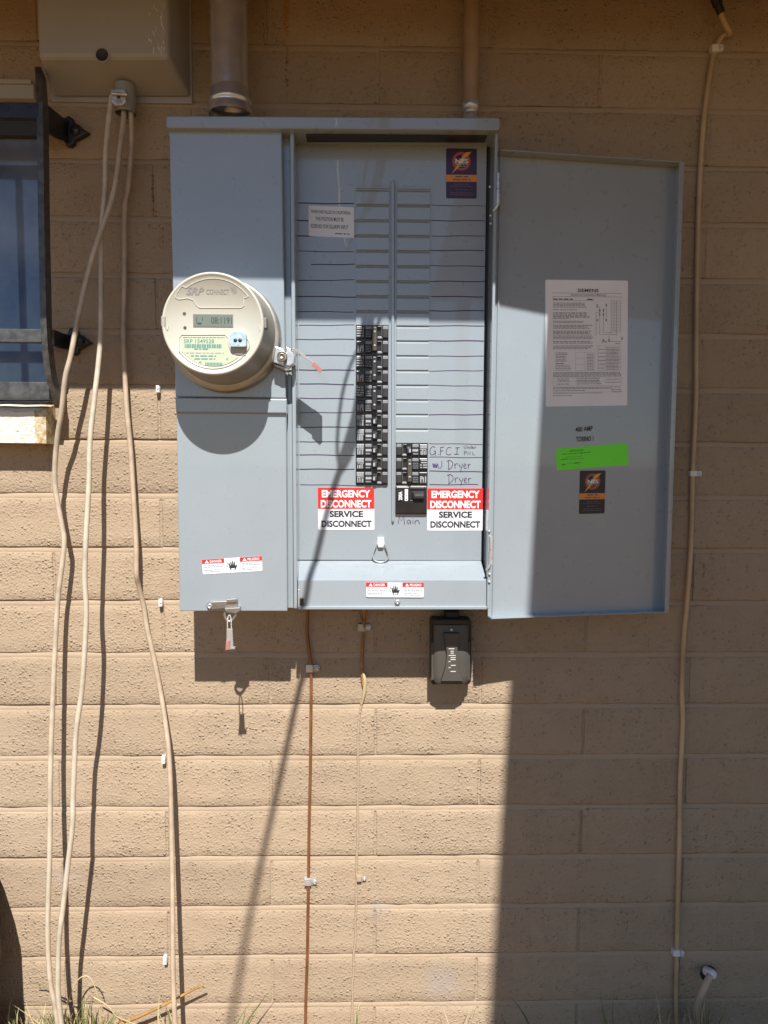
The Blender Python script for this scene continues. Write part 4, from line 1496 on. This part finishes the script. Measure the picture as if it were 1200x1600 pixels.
# ------------------------------------------------------------------ hanging cables
def cable(nm, label, pts, r, m, group=None):
    e = MB()
    rj = random.Random(len(label))
    q = [P(*p) + Vector((rj.uniform(-1, 1) * .0011, 0, 0)) for p in pts]
    e.tube(q, r, m, 10, sub=7)
    o = e.build(nm, None, q[-1])
    o['label'] = label; o['category'] = 'cable'
    if group:
        o['group'] = group
    return o
GC = 'cables hanging from the utility box'
RC = .0046
cable('hanging_cable', 'beige cable that bows far left past the lower grille foot',
      [(193, 150, .03), (193, 185, .036), (189, 230, .046), (181, 285, .056), (170, 325, .064), (150, 385, .068), (131, 450, .070), (121, 500, .070), (110, 555, .070), (103, 590, .070), (96, 640, .062), (90, 680, .052), (86, 720, .046), (86, 755, .042), (90, 790, .040), (97, 825, .040), (100, 845, .040), (97, 880, .040), (91, 930, .041), (86, 1000, .045), (82, 1100, .054), (79, 1190, .062), (79, 1270, .070), (77, 1350, .080), (75, 1450, .094), (78, 1530, .098), (86, 1570, .098), (93, 1622, .095)], RC, M_cable, GC)
cable('hanging_cable', 'cream cable that hangs from the clamp in the middle of the three',
      [(175, 150, .044), (172, 170, .047), (166, 230, .050), (163, 300, .051), (159, 370, .052), (157, 450, .053), (157, 520, .055), (153, 570, .060), (146, 630, .068), (141, 690, .076), (138, 760, .084), (134, 840, .091), (133, 900, .094), (134, 960, .096), (131, 1040, .098), (126, 1090, .099), (120, 1140, .100), (116, 1190, .102), (115, 1250, .103), (114, 1290, .104), (107, 1350, .105), (99, 1420, .107), (92, 1470, .108), (91, 1530, .108), (92, 1560, .106), (98, 1622, .10)], RC, M_cable2, GC)
cable('hanging_cable', 'tan cable hanging nearest to the panel edge',
      [(203, 150, .03), (205, 185, .032), (206, 230, .030), (201, 290, .024), (195, 330, .018), (194, 430, .016), (193, 520, .016), (195, 580, .018), (199, 640, .019), (204, 700, .021), (209, 780, .023), (212, 850, .028), (213, 895, .030), (216, 915, .020), (224, 945, .010), (231, 985, .010), (240, 1030, .012), (250, 1080, .015), (258, 1125, .024), (264, 1170, .036), (266, 1220, .043), (268, 1300, .050), (269, 1400, .062), (270, 1500, .078), (272, 1570, .084), (275, 1622, .086)], RC, M_cable3, GC)
cable('coax_cable', 'tan cable running down the shaded wall right of the open door',
      [(1126, 20, .028), (1133, 38, .026), (1140, 52, .020), (1135, 54, .013), (1128, 58, .0085), (1120, 70, .007), (1115, 85, .006), (1107, 130, .006), (1100, 185, .006), (1096, 240, .006), (1092, 320, .006), (1089, 400, .006), (1087.5, 480, .007), (1087, 560, .008), (1087, 620, .008), (1084, 700, .007), (1082, 745, .006), (1080, 850, .007), (1073, 940, .010), (1068, 1010, .010), (1066, 1080, .008), (1066, 1130, .007), (1063, 1220, .007), (1061, 1300, .007), (1059, 1400, .007), (1057, 1490, .006), (1056, 1560, .008), (1059, 1625, .012)], .0046, M_coax)
cn = thing('cable_connector', 'black cable connector at the top of the tan cable', 'connector', P(1120, 0, .03))
e = MB()
e.tube([P(1110, -25, .03), P(1119, 0, .03), P(1122, 8, .0295)], .0085, M_rubber, 12, sub=3)
e.tube([P(1122, 8, .0295), P(1127, 21, .028)], .0066, M_rubber, 12, sub=1)
e.build('sleeve', cn)

# clips
def clip(x, y, w_, h_, label, grp='white cable clips on the wall', flip=1, dep=.011):
    t_ = thing('cable_clip', label, 'cable clip', P(x, y, 0), grp)
    e = MB()
    e.pp([(x - w_ * .5, y - h_ * .5), (x + w_ * .12, y - h_ * .55), (x + w_ * .15, y + h_ * .5), (x - w_ * .5, y + h_ * .5)], dep + .002, .0005, M_clipwhite, .0015)
    e.build('saddle', t_)
    e = MB()
    e.pp([(x + w_ * .16, y - h_ * .5), (x + w_ * .5, y - h_ * .42), (x + w_ * .5, y + h_ * .42), (x + w_ * .16, y + h_ * .5)], dep - .003, .0005, M_clipwhite, .0012)
    e.lathe(P(x + w_ * .33, y, dep - .003), [(.0022, 0), (.0018, .0015), (0, .0018)], M_zinc, 10)
    e.build('nail_tab', t_)
clip(1122, 74, 18, 11, 'white clip at the top of the tan cable, under the black connector')
clip(1088, 740, 18, 8.5, 'white clip on the tan cable level with the green sticker')
clip(1061, 1491, 17, 9, 'white clip on the tan cable just above the grass')
def stub(x, y, label):
    t_ = thing('empty_clip', label, 'cable clip', P(x, y, 0), 'empty white clips on the wall')
    e = MB()
    e.pp([(x - 3, y - 6), (x + 2, y - 6), (x + 3, y - 2), (x + 3, y + 5), (x - 2, y + 6), (x - 3, y + 1)], .012, .0008, M_clipwhite, .002)
    e.build('saddle', t_)
    e = MB()
    e.lathe(P(x + .5, y - 1, .012), [(.0018, 0), (.0014, .0012), (0, .0014)], M_zinc, 8)
    e.build('nail', t_)
stub(246, 608, 'empty white clip at the shade line left of the meter')
stub(250, 943, 'empty white clip beside the lower left corner of the panel')
stub(254.5, 1189, 'empty white clip beside the tan hanging cable, well below the panel')
stub(257, 1503, 'empty white clip low on the wall above the dry stalk')

# ------------------------------------------------------------------ ground wires and straps
e = MB()
q = [P(*p) for p in ((481, 940, .03), (481, 960, .018), (480, 985, .009), (483, 1015, .006), (486, 1045, .005), (486, 1100, .0055), (485, 1200, .0055), (483, 1290, .0055), (482, 1380, .005), (481, 1440, .0055), (480, 1500, .0055), (478, 1560, .0055), (477, 1625, .006))]
e.tube(q, .0031, M_copper, 10, sub=6)
o = e.build('copper_wire', None, q[-1]); o['label'] = 'bare copper ground wire running straight down below the panel'; o['category'] = 'wire'
e = MB()
q = [P(*p) for p in ((570, 945, .03), (569, 965, .012), (568, 985, .007), (566, 1020, .005), (565, 1050, .005), (568, 1072, .006))]
e.tube(q, .0026, M_bare, 8, sub=6)
for k in range(4):
    e.tube([P(560 + k * 5, 948, .02), P(563 + k * 3, 962 + k, .012), P(570 - k * 2, 976, .008)], .0009, M_bare, 5, sub=3)
q2 = [P(*p) for p in ((566, 1048, .0055), (570, 1062, .0085), (569, 1082, .006), (565, 1102, .003))]
e.tube(q2, .0032, M_straw, 8, sub=5, rfun=lambda t_: .35 + .8 * math.sin(math.pi * t_))
q = [P(*p) for p in ((565, 1095, .003), (562, 1112, .0016), (559.5, 1150, .0008), (559, 1290, .0008), (557, 1360, .001), (556.5, 1400, .0008), (555, 1460, .0008), (551, 1540, .0008), (549, 1622, .001))]
q3 = []
for i in range(len(q) - 1):
    for k in range(8):
        p = q[i].lerp(q[i + 1], k / 8)
        q3.append(p + Vector((noise.noise(Vector((p.z * 30, 1, 2))) * .0018, abs(noise.noise(Vector((p.z * 19, 5, 2)))) * .0016, 0)))
q3.append(q[-1])
e.tube(q3, .0024, M_mortar, 8, sub=2, rfun=lambda t_: 1 + .35 * noise.noise(Vector((t_ * 60, 3, 3))))
o = e.build('old_wire', None, P(549, 1622)); o['label'] = 'old wire painted over in wall colour with a frayed top'; o['category'] = 'wire'
def strap(x, y, label, m, s=1.0):
    t_ = thing('pipe_strap', label, 'strap', P(x, y, 0), 'metal wire straps below the panel')
    e = MB()
    e.pp([(x - 12 * s, y - 6 * s), (x - 1, y - 6 * s), (x - 1, y + 6 * s), (x - 12 * s, y + 6 * s)], .0098, .0005, m, .001)
    e.pp([(x - .9, y - 5 * s), (x + 7 * s, y - 6.5 * s), (x + 10 * s, y - 2), (x + 9 * s, y + 4 * s), (x - .9, y + 5 * s)], .0035, .0005, m, .0008)
    e.build('band', t_)
    e = MB()
    e.lathe(P(x + 5 * s, y - 1, .0035), [(.0048 * s, 0), (.0046 * s, .0022), (.0022 * s, .003), (.0016 * s, .002), (0, .002)], M_zinc, 12)
    e.build('screw', t_)
strap(490, 1045, 'zinc strap holding the copper wire in the shade of the panel', M_zinc)
strap(487, 1379, 'zinc strap holding the copper wire low on the sunlit wall', M_zinc, .95)
strap(571, 981, 'rusty strap on the frayed old wire right under the panel', M_steel)
strap(566, 1374, 'painted strap lump on the old wire low on the wall', M_mortar, .7)

# ------------------------------------------------------------------ weatherproof outlet
ol = thing('outlet_cover', 'dark bronze weatherproof outlet cover on the wall under the panel', 'outlet cover', P(705, 1068, 0))
e = MB()
e.pp([(676, 968), (733, 968), (737, 972), (736, 1066), (733, 1069), (676, 1070), (673, 1066), (673, 972)], .030, .0005, M_outletdark, .002)
e.build('back_box', ol)
e = MB()
sec = []
L0 = []
for (y, xl_, xr_, d) in ((977, 678, 732, .050), (1005, 678, 732, .054), (1035, 677.5, 732.5, .056), (1056, 678, 732, .054), (1065, 679, 731, .055), (1069, 683, 727, .052)):
    L0.append((y, xl_, xr_, d))
N = 12
vs = []
for (y, xl_, xr_, d) in L0:
    for i in range(N + 1):
        t_ = i / N
        bulge = .0012 * (1 - (2 * t_ - 1) ** 2) - (.005 * abs(2 * t_ - 1) ** 10)
        vs.append(P(xl_ + (xr_ - xl_) * t_, y, d + bulge))
fs = [(j * (N + 1) + i, j * (N + 1) + i + 1, (j + 1) * (N + 1) + i + 1, (j + 1) * (N + 1) + i) for j in range(len(L0) - 1) for i in range(N)]
e.faces(vs, fs, M_outlet, True)
# closed sides
def side(idx):
    q = [vs[k] for k in idx]
    b = [Vector((p.x, -.028, p.z)) for p in q]
    n = len(q)
    e.faces(q + b, [(i, i + 1, n + i + 1, n + i) for i in range(n - 1)], M_outlet)
side([j * (N + 1) for j in range(len(L0))]); side([j * (N + 1) + N for j in range(len(L0))])
side(list(range(N + 1))); side([(len(L0) - 1) * (N + 1) + i for i in range(N + 1)])
e.build('lid', ol)
e = MB()                                   # waisted centre strip
ce = [(990, 694, 717), (1003, 696, 715.5), (1020, 698.5, 714.5), (1040, 697, 716), (1055, 693, 720), (1064, 690, 723)]
a = [P(x0, y, .0635) for y, x0, x1 in ce] + [P(x1, y, .0635) for y, x0, x1 in reversed(ce)]
n = len(ce)
fr0 = [P(x0, y, .0635) for y, x0, x1 in ce]; fr1 = [P(x1, y, .0635) for y, x0, x1 in ce]
for k in range(n - 1):
    e.hull([fr0[k], fr1[k], fr1[k + 1], fr0[k + 1]], [Vector((p.x + s_ * .0015, -.052, p.z)) for p, s_ in ((fr0[k], -1), (fr1[k], 1), (fr1[k + 1], 1), (fr0[k + 1], -1))], M_outlet)
for (y, x0, x1) in ((1013, 701, 710), (1017, 704, 709), (1020, 704, 709), (1023.5, 701, 712), (1027, 704, 712), (1030, 704, 712), (1033, 701, 704), (1039, 704.5, 712), (1042.5, 701, 704), (1048.5, 704, 712)):
    p0, p1 = P(x0, y, .0638), P(x1, y + 1.3, .0638)
    e.faces([(p0.x, -.0638, p0.z), (p1.x, -.0638, p0.z), (p1.x, -.0638, p1.z), (p0.x, -.0638, p1.z)], [(0, 1, 2, 3)], M_outprint)
e.build('centre_strip', ol)
e = MB()
e.pp([(676, 968), (734, 968), (734, 977), (676, 977)], .052, .030, M_outletdark, .002)
e.build('hinge_bar', ol)
e = MB()
e.lathe(P(705.5, 984, .0545), [(.0032, 0), (.003, .002), (0, .0028)], M_zinc, 12)
e.build('screw', ol)
e = MB()
e.pp([(696, 955), (718, 955), (718, 969), (696, 969)], .032, .004, M_outletdark, .004)
e.build('conduit_hub', ol)
e = MB()
for k in (-1, 1):
    x0 = 674 if k < 0 else 729.5
    e.pp([(x0, 1006), (x0 + 5, 1002), (x0 + 5, 1062), (x0, 1064)], .048, .030, M_outlet, .0015)
e.build('side_rib', ol)

# pipe stub low at the right
pb = thing('pipe_stub', 'small pale pipe bending out of a hole low on the shaded wall', 'pipe', P(1095, 1590, .03))
e = MB()
e.lathe(P(1107, 1521, .0012), [(.0165, 0), (.0165, .0012), (0, .0014)], M_dark, 20)
e.build('wall_hole', pb)
e = MB()
e.tube([P(1112, 1520, .008), P(1110, 1524, .030), P(1104, 1536, .036), P(1094, 1558, .034), P(1089, 1580, .03), P(1089, 1625, .03)], .0066, M_cable3, 12, sub=5)
e.build('pipe', pb)
e = MB()
e.lathe(P(1111, 1521, .026), [(.0085, -.014), (.0092, -.004), (.0088, .006), (.006, .009), (0, .010)], M_clipwhite, 16, axis=Vector((.25, -.9, .3)).normalized(), up=Vector((0, .316, .949)).normalized())
e.build('cap', pb)

# ------------------------------------------------------------------ overhead wire (its shadow crosses the panel) and a shape added unseen at left to cast a shadow
def sunward(px, py, dep, t_):
    return P(px, py, dep) + SUN * t_
ow = thing('overhead_wire', 'dark service wire looping from the eave and away over the yard', 'wire', sunward(530, 735, DF, .78))
e = MB()
j = sunward(530, 738, DF, .80)
e.tube([sunward(577, 470, DF, .72), sunward(574, 510, DF, .73), sunward(570, 580, DF, .74), sunward(560, 645, DF, .76), sunward(546, 695, DF, .78), sunward(536, 724, DF, .79), j], .0115, M_rubber, 8, sub=5, rfun=lambda t_: 1.0 if t_ < .75 else 1.0 - (t_ - .75) * 2.2)
e.tube([sunward(602, 478, DF, .72), sunward(590, 510, DF, .73), sunward(571, 535, DF, .735), sunward(555, 555, DF, .74), sunward(542, 587, DF, .75), sunward(533, 627, DF, .76), sunward(528, 672, DF, .77), sunward(527, 705, DF, .78), sunward(530, 728, DF, .79), j], .0032, M_rubber, 8, sub=5)
e.build('drip_loop', ow)
e = MB()
tail = [j, sunward(520, 768, DF, .84), sunward(504, 830, DF, .92), sunward(490, 885, .1, 1.0), sunward(477, 940, .129, 1.06), sunward(468, 1075, 0, 1.33), sunward(440, 1205, 0, 1.68), sunward(412, 1330, 0, 2.05), sunward(385, 1460, 0, 2.45), sunward(362, 1590, 0, 2.85)]
d_ = (tail[-1] - tail[-3])
tail += [tail[-1] + d_ * 2 + Vector((0, 0, .05)), tail[-1] + d_ * 8 + Vector((0, 0, .9))]
e.tube(tail, .0057, M_rubber, 8, sub=5)
e.build('span_wire', ow)
bn = thing('shadow_caster', 'unseen dark rounded shape added to cast a shadow at the left', 'shadow caster', (-.98, -.2, 0))
e = MB()
zt_ = P(-20, 1425, 0).z + 1.21 * .16 + .012
e.lathe(Vector((-.905, -.16, 0)), [(.0, .0), (.20, .001), (.236, zt_ * .50), (.234, zt_ * .7), (.215, zt_ * .86), (.17, zt_ * .95), (.10, zt_ * .99), (0, zt_)], M_caster, 32, axis=Vector((0, 0, 1)), up=Vector((0, 1, 0)))
e.build('body', bn)
e = MB()
e.lathe(Vector((-.905, -.16, zt_ - .004)), [(.03, 0), (.028, .02), (0, .022)], M_rubber, 16, axis=Vector((0, 0, 1)), up=Vector((0, 1, 0)))
e.build('knob', bn)

# ------------------------------------------------------------------ weeds at the foot of the wall
def blade(e, base, tip, wd, m, bend=.3, seed=0):
    rn = random.Random(seed)
    b, t_ = Vector(base), Vector(tip)
    ctrl = b.lerp(t_, .5) + Vector((rn.uniform(-1, 1) * .2, rn.uniform(-1, .2) * .2, bend)) * (t_ - b).length
    n = 6
    pts = [b * (1 - s) ** 2 + ctrl * 2 * s * (1 - s) + t_ * s * s for s in [i / n for i in range(n + 1)]]
    dr_ = (t_ - b).normalized()
    sd = dr_.cross(Vector((rn.uniform(-.5, .5), 1, rn.uniform(-.5, .5)))).normalized()
    vs = []
    for i, p in enumerate(pts):
        w2 = wd * (1 - (i / n) ** 1.6) * .5 + .00015
        vs += [p + sd * w2, p - sd * w2]
    e.faces(vs, [(2 * i, 2 * i + 1, 2 * i + 3, 2 * i + 2) for i in range(n)], m, True)
def tuft(x, dep, n, hgt, spread, mats, label, seed, nm='grass_tuft', wd=.0035, lean=0.0):
    b = P(x, 1621, dep); b.z = 0
    rn = random.Random(seed)
    e = MB()
    for k in range(int(n * 1.7)):
        s = rn.gauss(0, .35)
        base = b + Vector((s * spread * .4, rn.uniform(-.01, .012), -.002))
        h = .075 + 1.15 * hgt * rn.uniform(.35, 1.0)
        dx = rn.gauss(lean, .55) * spread
        tip = base + Vector((dx, rn.uniform(-.05, .015), h * max(.25, 1 - abs(dx) / spread * .35)))
        if tip.y > -.004:
            tip.y = -.004
        blade(e, base, tip, wd * rn.uniform(.6, 1.2), mats[0 if rn.random() < .6 else 1 % len(mats)], .25, seed * 100 + k)
    o = e.build(nm, None, b)
    o['label'] = label; o['category'] = 'grass'; o['group'] = 'weeds at the foot of the wall'
tuft(128, .05, 80, .06, .085, (M_grass, M_straw), 'green grass tuft between the hanging cables', 1)
tuft(40, .05, 50, .05, .085, (M_straw, M_grass), 'pale dry grass tuft left of the hanging cables', 2, lean=-.2)
tuft(205, .06, 14, .05, .06, (M_straw, M_grass), 'short dry grass right of the green tuft', 4)
tuft(562, .03, 3, .045, .01, (M_straw, M_grass), 'tiny upright blade beside the old wire', 6, wd=.006)
tuft(720, .05, 9, .04, .06, (M_grass, M_straw), 'short thin grass at the edge of the big shadow', 7, wd=.0025)
tuft(1040, .05, 8, .06, .06, (M_straw, M_grass), 'a few dry blades left of the tan cable foot', 10, wd=.0025)
tuft(1096, .055, 18, .06, .05, (M_grass, M_straw), 'grass around the bent pale pipe', 11, wd=.003)
def twig(nm, label, pts, r, m, rf=None):
    e = MB()
    q = [P(*p) for p in pts]
    e.tube(q, r, m, 6, sub=5, rfun=rf or (lambda t_: 1 - .5 * t_))
    o = e.build(nm, None, q[0]); o['label'] = label; o['category'] = 'dry stalk'
twig('dry_stalk', 'orange dry stalk leaning right across the tan cable foot', [(165, 1606, .03), (205, 1593, .035), (240, 1578, .038), (270, 1563, .040), (297, 1549, .041), (318, 1539, .042)], .0036, M_stalk)
twig('dead_twig', 'grey dead twig poking out above the dry grass at left', [(112, 1565, .03), (92, 1556, .035), (72, 1543, .035), (62, 1537, .035), (49, 1536, .036)], .0017, M_twig)
twig('bent_straw', 'thin dry straw arching over the green tuft', [(98, 1600, .05), (108, 1560, .05), (120, 1533, .05), (135, 1525, .05), (146, 1536, .05), (152, 1556, .05)], .0016, M_straw)
twig('curved_straw', 'thin dry straw falling from the green tuft to the right', [(146, 1558, .05), (160, 1566, .05), (172, 1575, .05), (182, 1588, .05), (205, 1598, .05), (228, 1606, .05)], .0015, M_straw)

def pblades(lst, label, m, seed):
    e = MB()
    for i, (x0, y0, x1, y1, dep, wd, bend) in enumerate(lst):
        b0, t0 = P(x0, y0, dep), P(x1, y1, dep + .004)
        # carry the base on down to the soil
        d = (b0 - t0).normalized()
        root = b0 + d * .02
        root.z = max(0.0, root.z - .07)
        blade(e, root, t0, wd, m[i % len(m)], bend, seed * 50 + i)
    o = e.build('grass_tuft', None, P(lst[0][0], 1621, lst[0][4]))
    o['label'] = label; o['category'] = 'grass'; o['group'] = 'weeds at the foot of the wall'
pblades([(362, 1600, 428, 1541, .06, .006, .06), (358, 1604, 398, 1557, .062, .005, .04), (352, 1606, 384, 1570, .058, .004, .05)], 'long bright green blades rising right below the wire shadow', (M_grass,), 21)
pblades([(828, 1602, 796, 1556, .05, .007, .08), (812, 1604, 782, 1585, .05, .004, .05)], 'broad green blade arching left just inside the big shadow', (M_grass,), 22)
pblades([(968, 1592, 937, 1540, .05, .0035, .04), (970, 1594, 960, 1546, .05, .0035, .02), (950, 1602, 939, 1571, .052, .006, .03), (935, 1604, 903, 1590, .05, .004, .06), (985, 1600, 975, 1575, .05, .003, .03), (1022, 1584, 1038, 1568, .045, .0025, .02), (1003, 1583, 993, 1568, .045, .002, .02)], 'dark grass with a few long thin blades in the shade', (M_grass, M_grass, M_grass, M_straw), 23)
pblades([(95, 1598, 22, 1571, .055, .005, .05), (90, 1600, 40, 1563, .055, .004, .06), (85, 1602, 25, 1586, .06, .005, .05), (100, 1600, 50, 1568, .052, .004, .04), (70, 1604, 10, 1592, .06, .004, .04), (98, 1602, 60, 1578, .06, .005, .05), (80, 1604, 48, 1590, .06, .005, .04)], 'fan of pale dry grass blades leaning left at the cable feet', (M_straw, M_straw, M_straw, M_grass), 24)
pblades([(262, 1596, 250, 1552, .05, .006, .03), (266, 1598, 258, 1570, .05, .007, .03), (270, 1600, 246, 1580, .052, .006, .05), (275, 1602, 262, 1575, .05, .007, .03)], 'small tuft of wide pale blades left of the tan cable foot', (M_straw, M_grass, M_straw), 25)
